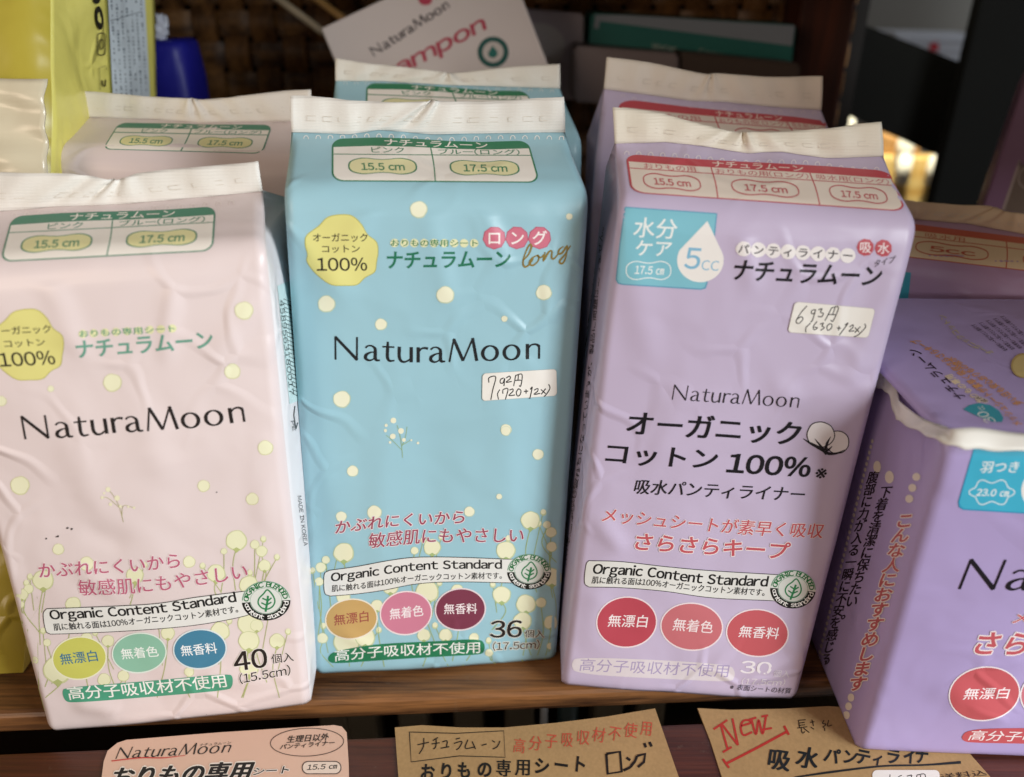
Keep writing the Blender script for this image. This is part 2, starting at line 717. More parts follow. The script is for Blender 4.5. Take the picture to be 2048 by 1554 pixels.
    def build(self, join=None):
        """cut the ink along one shared lattice so every layer stays exactly parallel to the film below it"""
        if not self.chunks:
            return None
        st = self.step
        reg = self.surf.__dict__.setdefault('registry', [])
        mats, V, F, MI, OF, off = [], [], [], [], [], 0
        for (v, f, hexs) in self.chunks:
            lo, hi = v.min(0), v.max(0)
            lay = 0
            for (l0, h0, k) in reg:
                if k >= lay and l0[0] < hi[0] and l0[1] < hi[1] and h0[0] > lo[0] and h0[1] > lo[1]:
                    lay = k + 1
            reg.append((lo, hi, lay))
            b = bmesh.new()
            bv = [b.verts.new((x, y, 0)) for x, y in v]
            for t in f:
                try:
                    b.faces.new([bv[i] for i in t])
                except ValueError:
                    pass
            cuts = []
            for ax in (0, 1):
                for k in range(math.floor(lo[ax] / st) + 1, math.ceil(hi[ax] / st)):
                    co, no = [0, 0, 0], [0, 0, 0]
                    co[ax], no[ax] = k * st, 1
                    cuts.append((co, no))
            for k in range(math.floor((lo[0] - hi[1]) / st), math.ceil((hi[0] - lo[1]) / st) + 1):
                cuts.append(((k * st, 0, 0), (.70710678, -.70710678, 0)))
            for co, no in cuts:
                bmesh.ops.bisect_plane(b, geom=list(b.verts) + list(b.edges) + list(b.faces), dist=1e-4, plane_co=co, plane_no=no)
            bmesh.ops.triangulate(b, faces=[q for q in b.faces if len(q.verts) > 3])
            b.verts.index_update()
            v = np.array([(w.co.x, w.co.y) for w in b.verts])
            f = [tuple(w.index for w in t.verts) for t in b.faces]
            b.free()
            if hexs not in mats:
                mats.append(hexs)
            mi = mats.index(hexs)
            V.append(v)
            OF.append(np.full(len(v), self.base0 + 4.0e-6 * lay))
            for t in f:
                F.append(tuple(i + off for i in t))
                MI.append(mi)
            off += len(v)
        px = np.vstack(V)
        of = np.concatenate(OF)[:, None]
        ij = np.floor(px / st + 1e-9).astype(int)
        fr = px / st - ij
        key = {}
        nodes = []

        def node(a, c):
            k = (int(a), int(c))
            if k not in key:
                key[k] = len(nodes)
                nodes.append(k)
            return key[k]
        up_tri = fr[:, 0] < fr[:, 1]
        n0 = [node(a, c) for a, c in ij]
        n1 = [node(a, c + 1) if u else node(a + 1, c) for (a, c), u in zip(ij, up_tri)]
        n2 = [node(a + 1, c + 1) for a, c in ij]
        NP, NN = self.surf.normal(self.surf.uv(np.array(nodes, float) * st))
        w2 = np.minimum(fr[:, 0], fr[:, 1])[:, None]
        w1 = np.abs(fr[:, 0] - fr[:, 1])[:, None]
        w0 = 1 - w1 - w2
        P = NP[n0] * w0 + NP[n1] * w1 + NP[n2] * w2
        N = NN[n0] * w0 + NN[n1] * w1 + NN[n2] * w2
        N /= np.maximum(np.linalg.norm(N, axis=1, keepdims=True), 1e-9)
        P = P + N * of
        Fa = np.array(F)
        n = np.cross(P[Fa[:, 1]] - P[Fa[:, 0]], P[Fa[:, 2]] - P[Fa[:, 0]])
        flip = (n * N[Fa[:, 0]]).sum(1) < 0
        Fa[flip] = Fa[flip][:, ::-1]
        mm = [m if not isinstance(m, str) else ink(m, bump=self.bump) for m in mats]
        if join is not None:
            me = join.data
            base = origin_of(join.parent)
            ov = np.empty(len(me.vertices) * 3)
            me.vertices.foreach_get('co', ov)
            ov = ov.reshape(-1, 3)
            on = np.empty(len(me.vertices) * 3)
            me.vertex_normals.foreach_get('vector', on)
            of_ = [tuple(q.vertices) for q in me.polygons]
            om = [q.material_index for q in me.polygons]
            omats = list(me.materials)
            nme = bpy.data.meshes.new(me.name)
            nme.from_pydata(np.vstack([ov, P - base]).tolist(), [], of_ + [tuple(int(i) + len(ov) for i in t) for t in Fa])
            for m in omats + mm:
                nme.materials.append(m)
            nme.polygons.foreach_set('material_index', om + [i + len(omats) for i in MI])
            nme.polygons.foreach_set('use_smooth', [True] * len(nme.polygons))
            nme.update()
            nme.normals_split_custom_set_from_vertices(np.vstack([on.reshape(-1, 3), N]).tolist())
            join.data = nme
            return join
        o = mesh_obj(self.name, P, Fa.tolist(), mm, self.parent, MI, True)
        o.data.normals_split_custom_set_from_vertices(N.tolist())
        if self.label:
            o['label'] = self.label
        return o


# light humanist capitals and lower case of the brand lettering, as pen strokes (cap height 1)
def _oval(cx, cy, rx, ry, n=28):
    return [(cx + rx * math.cos(t), cy + ry * math.sin(t)) for t in np.linspace(0, 2 * math.pi, n, endpoint=False)]


BRAND = {
    'N': [([(.06, 0), (.045, 1)], [.065, .06]), ([(.03, .985), (.97, .015)], [.105, .105]), ([(.955, 0), (.955, 1)], [.06, .065])],
    'a': [([(.06, .53), (.16, .615), (.3, .615), (.41, .52), (.425, .38), (.425, .14), (.47, .035), (.6, .035)], [.06, .05, .055, .085, .1, .1, .085, .05]),
          ([(.425, .37), (.25, .345), (.09, .24), (.07, .1), (.18, .02), (.32, .05), (.425, .16)], [.04, .055, .095, .1, .07, .045, .04])],
    't': [([(.2, .82), (.19, .5), (.19, .16), (.27, .03), (.45, .045)], [.06, .095, .095, .08, .045]), ([(0, .6), (.44, .6)], [.055, .055])],
    'u': [([(.06, .63), (.06, .2), (.15, .03), (.3, .02), (.49, .15)], [.1, .095, .085, .06, .045]), ([(.5, .63), (.5, 0)], [.1, .1])],
    'r': [([(.06, 0), (.06, .63)], [.1, .1]), ([(.07, .42), (.18, .57), (.31, .6), (.42, .575)], [.045, .055, .075, .09])],
    'M': [([(.0, 0), (.19, 1)], [.065, .06]), ([(.18, .985), (.58, .03)], [.105, .105]), ([(.58, .03), (.98, .985)], [.06, .06]), ([(.97, 1), (1.15, 0)], [.1, .105])],
    'n': [([(.05, 0), (.05, .63)], [.1, .1]), ([(.06, .42), (.18, .57), (.34, .605), (.47, .53), (.5, .38), (.5, 0)], [.045, .055, .065, .09, .1, .1])],
}
BRAND_X = [('N', .0), ('a', 1.27), ('t', 2.05), ('u', 2.69), ('r', 3.48), ('a', 4.0), ('M', 4.82), ('o', 6.2), ('o', 7.1), ('n', 8.06)]
BRAND_W = 8.62


def brand(pr, base, cap, hexs, weight=1.0, up=None):
    weight *= 1.22
    B = smooth_line(base, 40) if len(base) > 2 else np.asarray(base, float)
    seg = np.linalg.norm(np.diff(B, axis=0), axis=1)
    s = np.concatenate([[0], np.cumsum(seg)])
    tot = s[-1]
    ux = tot / BRAND_W
    if up is None:
        m = (B[0] + B[-1]) / 2
        up = pr.surf.up_at(m[0], m[1])
    up = unit(up)

    def mp(pts, x0):
        q = np.asarray(pts, float)
        x = (q[:, 0] * wide + x0) * ux
        P = np.stack([np.interp(x, s, B[:, 0]), np.interp(x, s, B[:, 1])], -1)
        return P + np.outer(q[:, 1] * cap * (1.0 if wide == 1.0 else 1.04), up)
    for ch, x0 in BRAND_X:
        wide = 1.0 if ch in 'NM' else 1.13
        x0 = x0 - (0 if ch in 'NM' else .03)
        if ch == 'o':
            ang = np.linspace(0, 2 * math.pi, 33)
            w = .05 + .055 * np.abs(np.cos(ang)) ** 1.3
            cen = np.stack([.31 + .27 * np.cos(ang), .305 + .3 * np.sin(ang)], -1)
            nr = np.stack([np.cos(ang), np.sin(ang)], -1)
            a = mp(cen + nr * w[:, None] * weight / 2, x0)
            b = mp(cen - nr * w[:, None] * weight / 2, x0)
            v = np.vstack([a, b])
            m = len(ang)
            f = []
            for i in range(m - 1):
                f += [(i, i + 1, m + i + 1), (i, m + i + 1, m + i)]
            pr.add(v, f, hexs)
        else:
            for pts, w in BRAND[ch]:
                P = smooth_line(pts, 8 * len(pts)) if len(pts) > 2 else np.asarray(pts, float)
                W = np.interp(np.linspace(0, 1, len(P)), np.linspace(0, 1, len(w)), w) * weight
                d = np.gradient(P, axis=0)
                d /= np.linalg.norm(d, axis=1, keepdims=True)
                nr = np.stack([-d[:, 1], d[:, 0]], -1)
                v = np.vstack([mp(P + nr * W[:, None] / 2, x0), mp(P - nr * W[:, None] / 2, x0)])
                m = len(P)
                f = []
                for i in range(m - 1):
                    f += [(i, i + 1, m + i + 1), (i, m + i + 1, m + i)]
                pr.add(v, f, hexs)

# ------------------------------------------------------------------ soft gusseted packs
def quad_pose(q):
    """3-D corners (TL, TR, BR, BL) of the flat rectangle seen at these four picture points, resting on z = 0"""
    src = [(0, 1), (1, 1), (1, 0), (0, 0)]
    A = []
    for (x, y), (px, py) in zip(src, q):
        u, v = (px - IW / 2) / FPX, (IH / 2 - py) / FPX
        A.append([x, y, 1, 0, 0, 0, -u * x, -u * y, -u])
        A.append([0, 0, 0, x, y, 1, -v * x, -v * y, -v])
    H = np.linalg.svd(np.array(A))[2][-1].reshape(3, 3)
    dep = np.array([H[2] @ (x, y, 1) for x, y in src])
    if dep.sum() < 0:
        dep = -dep
    r = rays(q)
    z = (r * dep[:, None])[2:, 2].min()
    k = (0.0006 - CAM[2]) / z
    return [CAM + r[i] * dep[i] * k for i in range(4)]


class Pack:
    def __init__(self, name, label, group, corners, color, seal_hex, base_px, top_px, seal_dy=0.034, depth=0.056,
                 seed=1, bulge=0.0035, slope_full=False, seal=True, pinch=0.6, creases=(), seal_lean=0.002, side_hex=None,
                 cat='sanitary pad pack', top_hex=None):
        self.TL, self.TR, self.BR, self.BL = [np.array(c, float) for c in corners]
        self.H = np.linalg.norm(self.TL - self.BL)
        self.W = np.linalg.norm(self.TR - self.TL)
        self.n = unit(np.cross(self.TR - self.TL, self.TL - self.BL))
        if self.n[1] > 0:
            self.n = -self.n
        nh = unit([self.n[0], self.n[1], 0])
        self.back = -nh * depth
        yL, yR = self.TL[1] + seal_dy, self.TR[1] + seal_dy
        self.base_poly = [at_y(x, y, yL + (yR - yL) * i / (len(base_px) - 1)) for i, (x, y) in enumerate(base_px)]
        self.top_poly = [at_y(x, y, yL + (yR - yL) * i / (len(top_px) - 1) + seal_lean) for i, (x, y) in enumerate(top_px)] if top_px else None
        rnd = random.Random(seed)
        self.rnd = rnd
        self.waves = [(rnd.uniform(-2.2, 2.2), rnd.uniform(-1.6, 1.6), rnd.uniform(0, 6.3), rnd.uniform(.1, .3)) for _ in range(7)]
        self.creases = list(creases)
        self.bulge, self.depth, self.slope_full, self.pinch = bulge, depth, slope_full, pinch
        self.slope_len = np.linalg.norm(self.base_poly[0] - self.TL)
        self.ns = unit(np.cross(self.base_poly[-1] - self.base_poly[0], self.base_poly[0] - self.TL))
        if self.ns[2] < 0:
            self.ns = -self.ns
        c = (self.BL + self.BR) / 2
        self.root = thing(name, label, cat, (c[0], c[1] + depth / 2, 0), group)
        self.front = Surf(self.F, (0, 0), (1, 2), (40, 90))
        m = film(color)
        self.side_hex = side_hex
        self.body(m)
        if seal:
            self.seal(seal_film(seal_hex))

    @staticmethod
    def along(poly, s):
        P = np.asarray(poly)
        k = np.linspace(0, 1, len(P))
        return np.stack([np.interp(s, k, P[:, i]) for i in range(3)], -1)

    def F(self, s, t):
        s, t = np.asarray(s, float), np.asarray(t, float)
        S = s[..., None]
        B = self.BL * (1 - S) + self.BR * S
        Fo = self.TL * (1 - S) + self.TR * S
        C = self.along(self.base_poly, np.clip(s, 0, 1))
        e1, e2 = min(.4, .0075 / self.H), min(.4, .0075 / self.slope_len)

        def raw(tt):
            T = tt[..., None]
            return np.where(T <= 1, B + (Fo - B) * T, Fo + (C - Fo) * (T - 1))
        P = raw(t)
        tau = np.clip((t - (1 - e1)) / (e1 + e2), 0, 1)
        T = tau[..., None]
        Pa, Pb = raw(np.full_like(t, 1 - e1)), raw(np.full_like(t, 1 + e2))
        bez = Pa * (1 - T) ** 2 + 2 * T * (1 - T) * Fo + Pb * T ** 2
        P = np.where(((tau > 0) & (tau < 1))[..., None], bez, P)
        k = tau * tau * (3 - 2 * tau)
        N = self.n * (1 - k[..., None]) + self.ns * k[..., None]
        sc = np.clip(s, 0, 1)
        tf = np.clip(t, 0, 1)
        amp = self.bulge * np.sin(math.pi * sc) ** .8 * np.where(t <= 1, np.sin(math.pi * np.clip(tf * .86 + .06, 0, 1)) ** .7, .376 * np.clip(2 - t, 0, 1))
        x, y = s * self.W * 10, t * self.H * 10
        w = np.zeros_like(s)
        for fx, fy, ph, a in self.waves:
            w = w + a * np.sin(2 * math.pi * (fx * x + fy * y * .5) + ph)
        edge = np.sin(math.pi * sc) ** .5
        w = w * .0006 * edge * np.clip((2 - t) * 4, 0, 1)
        for (s0, t0, s1, t1, a, wd) in self.creases:
            ax, ay = s0 * self.W, t0 * self.H
            bx, by = s1 * self.W, t1 * self.H
            L2 = (bx - ax) ** 2 + (by - ay) ** 2
            q = ((s * self.W - ax) * (bx - ax) + (t * self.H - ay) * (by - ay)) / L2
            d = np.abs((s * self.W - ax) * (by - ay) - (t * self.H - ay) * (bx - ax)) / math.sqrt(L2)
            w = w + a * np.exp(-(d / wd) ** 2) * np.exp(-((q - .5) / .42) ** 4)
        r = .003 / self.W
        ed = np.minimum(sc, 1 - sc)
        inn = -.0018 * np.clip(1 - ed / r, 0, 1) ** 2 * np.clip((2 - t) * 3, 0, 1)
        rb = .004 / self.H
        inn = inn - .0013 * np.clip(1 - t / rb, 0, 1) ** 2
        return P + N * (amp + w + inn)[..., None]

    def K(self, s, t):
        """back of the pack"""
        s, t = np.asarray(s, float), np.asarray(t, float)
        S = s[..., None]
        B = self.BL * (1 - S) + self.BR * S + self.back
        Fo = self.TL * (1 - S) + self.TR * S + self.back
        C = self.along(self.base_poly, np.clip(s, 0, 1)) + unit(self.back) * .0008
        T = t[..., None]
        return np.where(T <= 1, B + (Fo - B) * T, Fo + (C - Fo) * (T - 1))

    def side(self, right):
        s0 = 1.0 if right else 0.0
        out = unit(self.TR - self.TL) * (1 if right else -1)

        def G(a, t):
            a, t = np.asarray(a, float), np.asarray(t, float)
            A, Bk = self.F(np.full_like(t, s0), t), self.K(np.full_like(t, s0), t)
            w = np.clip(a, 0, 1)[..., None]
            g = np.where(t < 1, .0022 * np.sin(math.pi * np.clip(t, 0, 1)) ** .5 - .004 * np.clip((t - .8) / .2, 0, 1) ** 2,
                         -.004 - self.pinch * self.depth * .5 * np.clip((t - 1), 0, 1) ** .8 * np.clip((2 - t) * 3, 0, 1))
            return A * (1 - w) + Bk * w + out * (g * (1 - np.abs(2 * np.clip(a, 0, 1) - 1) ** 1.6))[..., None]
        return G

    def body(self, m):
        ts = np.unique(np.concatenate([np.linspace(0, .04, 5), np.linspace(.04, .9, 90), np.linspace(.9, 1.35, 46), np.linspace(1.35, 2, 22)]))
        ss = np.unique(np.concatenate([np.linspace(0, .06, 9), np.linspace(.06, .94, 62), np.linspace(.94, 1, 9)]))
        aa = np.linspace(0, 1, 14)[1:-1]
        R, Lf = self.side(True), self.side(False)
        rows = []
        for t in ts:
            T = np.full_like(ss, t)
            A = np.full_like(aa, t)
            sb = np.linspace(1, 0, 16)
            rows.append(np.vstack([self.F(ss, T), R(aa, A), self.K(sb, np.full_like(sb, t)), Lf(aa[::-1], A)]))
        n = len(rows[0])
        V = np.vstack(rows)
        Fc = []
        for i in range(len(rows) - 1):
            for j in range(n):
                k = (j + 1) % n
                Fc.append((i * n + j, i * n + k, (i + 1) * n + k, (i + 1) * n + j))
        Fc.append(tuple(range(n - 1, -1, -1)))
        nf = len(ss)
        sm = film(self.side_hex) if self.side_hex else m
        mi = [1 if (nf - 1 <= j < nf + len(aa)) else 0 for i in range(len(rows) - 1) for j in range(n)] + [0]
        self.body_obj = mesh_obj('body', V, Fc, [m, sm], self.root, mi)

    def seal(self, m):
        ns, nt = 90, 9
        s = np.linspace(0, 1, ns)
        bot = self.F(s, np.full_like(s, 2.0)) - unit(self.back) * .0004
        # a smoothed top line
        tp = self.along(self.top_poly, s)
        b = bmesh.new()
        g = []
        rn = self.rnd
        ph = [rn.uniform(0, 6.3) for _ in range(4)]
        fwd = -unit(self.back)
        for j in range(nt):
            w = j / (nt - 1)
            row = []
            for i in range(ns):
                p = bot[i] * (1 - w) + tp[i] * w
                dy = .0004 * math.sin(9 * s[i] * 2 + ph[0]) * w + .0003 * math.sin(31 * s[i] + ph[1] + 2 * w) + .00035 * math.sin(57 * s[i] + ph[2])
                dy += -.0012 * math.exp(-((s[i] - .49) / .022) ** 2) * (w ** .5) + .0009 * math.exp(-((s[i] - .535) / .025) ** 2) * w
                dy += .0006 * math.sin(math.pi * w) - (.0004 if .30 < w < .36 else 0)
                dy *= min(1.0, .25 + 2 * w)
                row.append(b.verts.new(p + fwd * dy + np.array([0, 0, .0004 * math.sin(14 * s[i] + ph[3]) * w])))
            g.append(row)
        for j in range(nt - 1):
            for i in range(ns - 1):
                b.faces.new((g[j][i], g[j][i + 1], g[j + 1][i + 1], g[j + 1][i]))
        bmesh.ops.recalc_face_normals(b, faces=list(b.faces))
        bmesh.ops.solidify(b, geom=list(b.faces), thickness=.0003)
        self.seal_obj = bm_obj('seal_strip', b, m, self.root, smooth=True)
        # heat-seal embossing: short pressed bars across the strip
        sf = Surf(lambda u, v: self._sealpt(u, v, bot, tp, s), (0, 0), (1, 1), (60, 6))
        self.seal_surf = sf
        p = Print('embossing', sf, self.root, base=1e-4, step=14, bump=0)
        for k in range(17):
            u = .05 + k * .055 + rn.uniform(-.006, .006)
            q = project(self._sealpt(np.array([u, u + .03, u + .03, u]), np.array([.36, .36, .50, .50]), bot, tp, s))
            for a, c in ((0, 1), (2, 3), (3, 0)):
                p.stroke([q[a], q[c]], .9, 'd0c7ba', smooth=False)
        p.build(join=self.seal_obj)

    def _sealpt(self, u, v, bot, tp, s):
        a = np.stack([np.interp(u, s, bot[:, i]) for i in range(3)], -1)
        c = np.stack([np.interp(u, s, tp[:, i]) for i in range(3)], -1)
        return a * (1 - np.asarray(v)[..., None]) + c * np.asarray(v)[..., None] - unit(self.back) * .0009

    def pr(self, name, step=11.0, base=1.2e-4, label=None, parent=None):
        return Print(name, self.front, parent or self.root, step, base, label=label)


class Quad:
    """a measured four-cornered patch on the photograph: (x,y) in 0..1 -> picture point; bow lifts the top line"""

    def __init__(self, TL, TR, BR, BL, bow=0.0):
        self.H = self._h([TL, TR, BR, BL])
        self.bow = bow

    @staticmethod
    def _h(dst):
        src = [(0, 0), (1, 0), (1, 1), (0, 1)]
        A, b = [], []
        for (x, y), (u, v) in zip(src, dst):
            A.append([x, y, 1, 0, 0, 0, -u * x, -u * y])
            A.append([0, 0, 0, x, y, 1, -v * x, -v * y])
            b += [u, v]
        h = np.linalg.solve(np.array(A, float), np.array(b, float))
        return np.append(h, 1).reshape(3, 3)

    def __call__(self, pts):
        P = np.asarray(pts, float)
        q = np.c_[P[:, 0], P[:, 1], np.ones(len(P))] @ self.H.T
        q = q[:, :2] / q[:, 2:]
        q[:, 1] += self.bow * np.sin(2 * math.pi * np.clip(P[:, 0], 0, 1)) * np.clip(1 - P[:, 1], 0, 1)
        return q


def rrect(x0, y0, x1, y1, rx, ry, corners=(1, 1, 1, 1), n=7):
    out = []
    for k, (cx, cy, a0) in enumerate([(x0 + rx, y0 + ry, 180), (x1 - rx, y0 + ry, 270), (x1 - rx, y1 - ry, 0), (x0 + rx, y1 - ry, 90)]):
        if corners[k]:
            for i in range(n):
                a = math.radians(a0 + 90 * i / (n - 1))
                out.append((cx + rx * math.cos(a), cy + ry * math.sin(a)))
        else:
            out.append([(x0, y0), (x1, y0), (x1, y1), (x0, y1)][k])
    return out


def dense(pts, k=6):
    out = []
    P = list(pts)
    for a, b in zip(P, P[1:] + P[:1]):
        for i in range(k):
            out.append((a[0] + (b[0] - a[0]) * i / k, a[1] + (b[1] - a[1]) * i / k))
    return out


def peanut(cx, cy, rx, ry, n=44):
    out = []
    for i in range(n):
        t = 2 * math.pi * i / n
        x = math.cos(t)
        y = math.sin(t)
        k = 1 - .3 * math.exp(-(x / .36) ** 2)
        sx = math.copysign(abs(x) ** .8, x)
        sy = math.copysign(abs(y) ** .72, y)
        out.append((cx + rx * sx, cy + ry * sy * k))
    return out


def size_chart(pack, Q, hexs, cols, header, pill_fill, paper='efe8df', small=False):
    """the printed size chart on the sloping shoulder: part size_chart > size_pill"""
    p = pack.pr('size_chart')
    p.poly(Q(dense(rrect(0, 0, 1, 1, .055, .2), 5)), hexs)
    p.poly(Q(dense(rrect(.008, .2, .992, .975, .05, .17, (0, 0, 1, 1)), 5)), paper)
    p.stroke(Q([(.008, .37), (.5, .375), (.992, .37)]), 1.6, hexs)
    for x in cols[1:-1]:
        p.stroke(Q([(x, .2), (x + .004, .6), (x, .98)]), 2.4, hexs)
    ha, hb = header[1], header[2]
    up = Q([(.5, 0)])[0] - Q([(.5, 1)])[0]
    hgt = np.linalg.norm(up)
    p.text(header[0], Q([(ha, .175), ((ha + hb) / 2, .175), (hb, .175)]), hgt * .145, paper, .012, up=up)
    for (lab, la, lb) in header[3]:
        p.text(lab, Q([(la, .355), (lb, .355)]), hgt * .135, hexs, .008, up=up)
    chart = p.build()
    for c0, c1, tx in zip(cols[:-1], cols[1:], header[4]):
        cx, w = (c0 + c1) / 2, c1 - c0
        q = pack.pr('size_pill', base=3.2e-4, parent=chart)
        rx = min(w * .33, .17)
        if pill_fill:
            q.poly(Q(peanut(cx, .66, rx * 1.03, .215)), hexs)
            q.poly(Q(peanut(cx, .66, rx * .985, .195)), pill_fill)
        else:
            q.stroke(Q(peanut(cx, .66, rx, .22)), 2.2, hexs, closed=True)
        q.text(tx, Q([(cx - rx * .63, .755), (cx + rx * .66, .755)]), hgt * .17, hexs, .022, up=up)
        q.build()
    return chart


def perforation(pack, line, n, hexs='fbf8f4', k=1.1):
    p = pack.pr('perforation')
    L = smooth_line(line, 60)
    seg = np.concatenate([[0], np.cumsum(np.linalg.norm(np.diff(L, axis=0), axis=1))])
    for i in range(n):
        u = (i + .5) / n * seg[-1]
        x, y = np.interp(u, seg, L[:, 0]), np.interp(u, seg, L[:, 1])
        j = (i * 37 % 5 - 2) * .5
        p.stroke([(x - 4.2 * k, y + 3.2 * k + j), (x - 3.4 * k, y - 1.5), (x, y - 3.6 * k), (x + 3.4 * k, y - 1.5), (x + 4.2 * k, y + 3.2 * k)], 1.5 * k, hexs, n=12)
    return p.build()


def emblem(pack, parent, c, rx, ry, rot, step=11):
    """round certification mark: green ring lettering, leaf, black band with white lettering"""
    p = pack.pr('certification_mark', base=4.2e-4, parent=parent)
    ra = math.radians(rot)

    def M(pts):
        return [(c[0] + rx * (x * math.cos(ra) - y * math.sin(ra)), c[1] + ry * (x * math.sin(ra) + y * math.cos(ra))) for x, y in pts]
    circ = lambda r, a0=0, a1=360, n=48: [(r * math.cos(math.radians(a0 + (a1 - a0) * i / n)), r * math.sin(math.radians(a0 + (a1 - a0) * i / n))) for i in range(n + 1)]
    p.poly(M(circ(1.0)[:-1]), 'd9dcd6')
    p.stroke(M(circ(.97, 185, 355)), 2.0, '6f9a80', smooth=False)
    p.poly(M(circ(1.0, 2, 178) + circ(.63, 178, 2)), '1d1d1b')
    p.stroke(M(circ(.655)[:-1]), 1.2, '9fb8a8', closed=True)

    def arc(txt, r, a0, a1, w, h, hexs, inward, bold):
        for i, ch in enumerate(txt):
            if ch == ' ':
                continue
            a = math.radians(a0 + (a1 - a0) * i / (len(txt) - 1))
            q = np.array(M([(r * math.cos(a), r * math.sin(a))])[0])
            q2 = np.array(M([((r + .1) * math.cos(a), (r + .1) * math.sin(a))])[0])
            up = (q2 - q) * (-1 if inward else 1)
            p.char(ch, q, w, h, hexs, bold, up)
    arc('ORGANIC BLENDED', .82, 192, 348, rx * .33, ry * .33, '23703f', False, .03)
    arc('content standard', .83, 168, 12, rx * .31, ry * .31, 'f4f4f0', True, .018)
    leaf = [(.1, -.55), (.3, -.25), (.36, .05), (.25, .3), (.03, .42), (-.2, .34), (-.33, .1), (-.27, -.15), (-.08, -.36)]
    p.stroke(M(smooth_line(leaf, 60, True)), rx * .06, '2f8050', smooth=False, closed=True)
    p.stroke(M([(.1, -.25), (.04, .1), (-.06, .55)]), rx * .09, '2f8050')
    for a, b in (((.06, .02), (.24, -.14)), ((.03, .2), (.22, .08)), ((.05, -.02), (-.14, -.14)), ((.0, .22), (-.2, .08))):
        p.stroke(M([a, b]), rx * .06, '2f8050', smooth=False)
    p.build()


def banner(pack, top, bottom, left, t1, t2, em, M=lambda x: x):
    """wavy 'Organic Content Standard' banner with its certification mark"""
    p = pack.pr('standard_banner')
    tp, bt = smooth_line(M(top), 40), smooth_line(M(bottom), 40)
    out = list(tp) + list(bt) + list(smooth_line([bt[-1]] + M(left) + [tp[0]], 16))[1:-1]
    p.poly(out, '2a2a28')
    c = np.mean(out, axis=0)
    ins = []
    m = len(out)
    for i in range(m):
        a, b = np.array(out[i - 1]), np.array(out[(i + 1) % m])
        d = unit(b - a)
        ins.append(np.array(out[i]) + np.array([-d[1], d[0]]) * 1.4)
    p.poly(ins, 'e2e2de')
    p.text('Organic Content Standard', M(t1[0]), t1[1], '1c1c1c', .036)
    p.text('肌に触れる面は100%オーガニックコットン素材です。', M(t2[0]), t2[1], '222222', .022)
    o = p.build()
    emblem(pack, o, M([em[0]])[0], em[1], em[2], em[3])


def claim_badges(pack, items, M):
    for (cx, cy, rx, ry, rot, fill, ring, tcol, word, base, h) in items:
        (x, y, rx, ry), = M([(cx, cy, rx, ry)])
        p = pack.pr('claim_badge')
        p.ell((x, y), rx + 2, ry + 2, ring, rot)
        p.ell((x, y), rx - .8, ry - .8, fill, rot)
        p.text(word, M(base), h, tcol, .012)
        p.build()


def cotton_badge(pack, outline, lines, M):
    p = pack.pr('cotton_badge')
    O = smooth_line(M(outline), 90, True)
    p.poly(O, 'b9b458')
    c = O.mean(0)
    p.poly(c + (O - c) * .978, 'ddd788')
    for t, base, h, bold in lines:
        p.text(t, M(base), h, '2a2622', bold)
    return p.build()


def cotton_sprigs(p, balls, M, fill='e9e7c4', edge='cfcf9b', stem='a9b774', seed=3, ground=None):
    rnd = random.Random(seed)
    B = M(balls)
    for x, y, r in B:
        if ground is not None and r > 5:
            gx = x + rnd.uniform(-26, 26)
            gy = min(ground, y + rnd.uniform(70, 150))
            p.stroke([(x, y + r * .6), (x + rnd.uniform(-10, 10), (y + gy) / 2), (gx, gy)], 1.6, stem, n=18)
            if rnd.random() < .55:
                a = rnd.uniform(-.9, .9)
                p.stroke([(x + (gx - x) * .5, (y + gy) / 2), (x + math.sin(a) * 34, y + 4 - 24 * math.cos(a))], 1.3, stem, n=12)
                p.ell((x + math.sin(a) * 36, y + 2 - 26 * math.cos(a)), 6, 6.5, edge, 0, 18, .05, rnd.random())
                p.ell((x + math.sin(a) * 36, y + 1 - 27 * math.cos(a)), 4.8, 5.2, fill, 0, 18, .05, rnd.random())
    for i, (x, y, r) in enumerate(B):
        sd = seed * 100 + i
        p.ell((x, y), r, r * .97, edge, 0, 34, .045, sd)
        p.ell((x - r * .02, y - r * .03), r * .9, r * .87, fill, 0, 34, .045, sd)
        if ground is not None and r > 12:
            p.poly([(x - r * .35, y + r * .82), (x, y + r * .62), (x + r * .35, y + r * .82), (x, y + r * 1.18)], stem)


def outlined_pill(pack, name, top, bottom, M, fill, word, base, h, tcol, bold=.012):
    p = pack.pr(name)
    p.poly(chaikin(M(top) + M(bottom)), fill)
    p.text(word, M(base), h, tcol, bold)
    return p.build()


def sticker(pack, quad, strokes, M, w, group=None):
    q = Quad(*M(quad))
    p = Print('price_sticker', pack.front, pack.root, base=3.2e-4, exact=True)
    p.poly(q(dense(rrect(-.004, -.01, 1.004, 1.012, .05, .13), 4)), 'c9c2b8')
    p.poly(q(dense(rrect(0, 0, 1, 1, .05, .13), 4)), 'efebe4')
    o = p.build()
    p2 = Print('handwriting', pack.front, o, base=3.3e-4, exact=True)
    for st in strokes:
        p2.stroke(M(st), w, '23211f', n=max(8, 5 * len(st)))
    p2.build()
    return o

# ------------------------------------------------------------------ the shelf
SHELF = wood('shelf_wood', '2e190e', '8c5d35', 0.42)
SLAB = wood('slab_wood', '2e1510', '5b2d1e', 0.36)
DARKW = wood('dark_wood', '150c08', '33200f', 0.5)
shelf = thing('display_shelf', 'dark brown wooden display shelf with slats, holding all the packs and cards', 'shelf', (0, .46, -.16))


def shelf_part(name, c, size, mat, bevel=.003, label=None, rz=0):
    return bm_obj(name, box_bm(c, size, rotm(0, 0, rz), bevel, 3), mat, shelf, label=label)


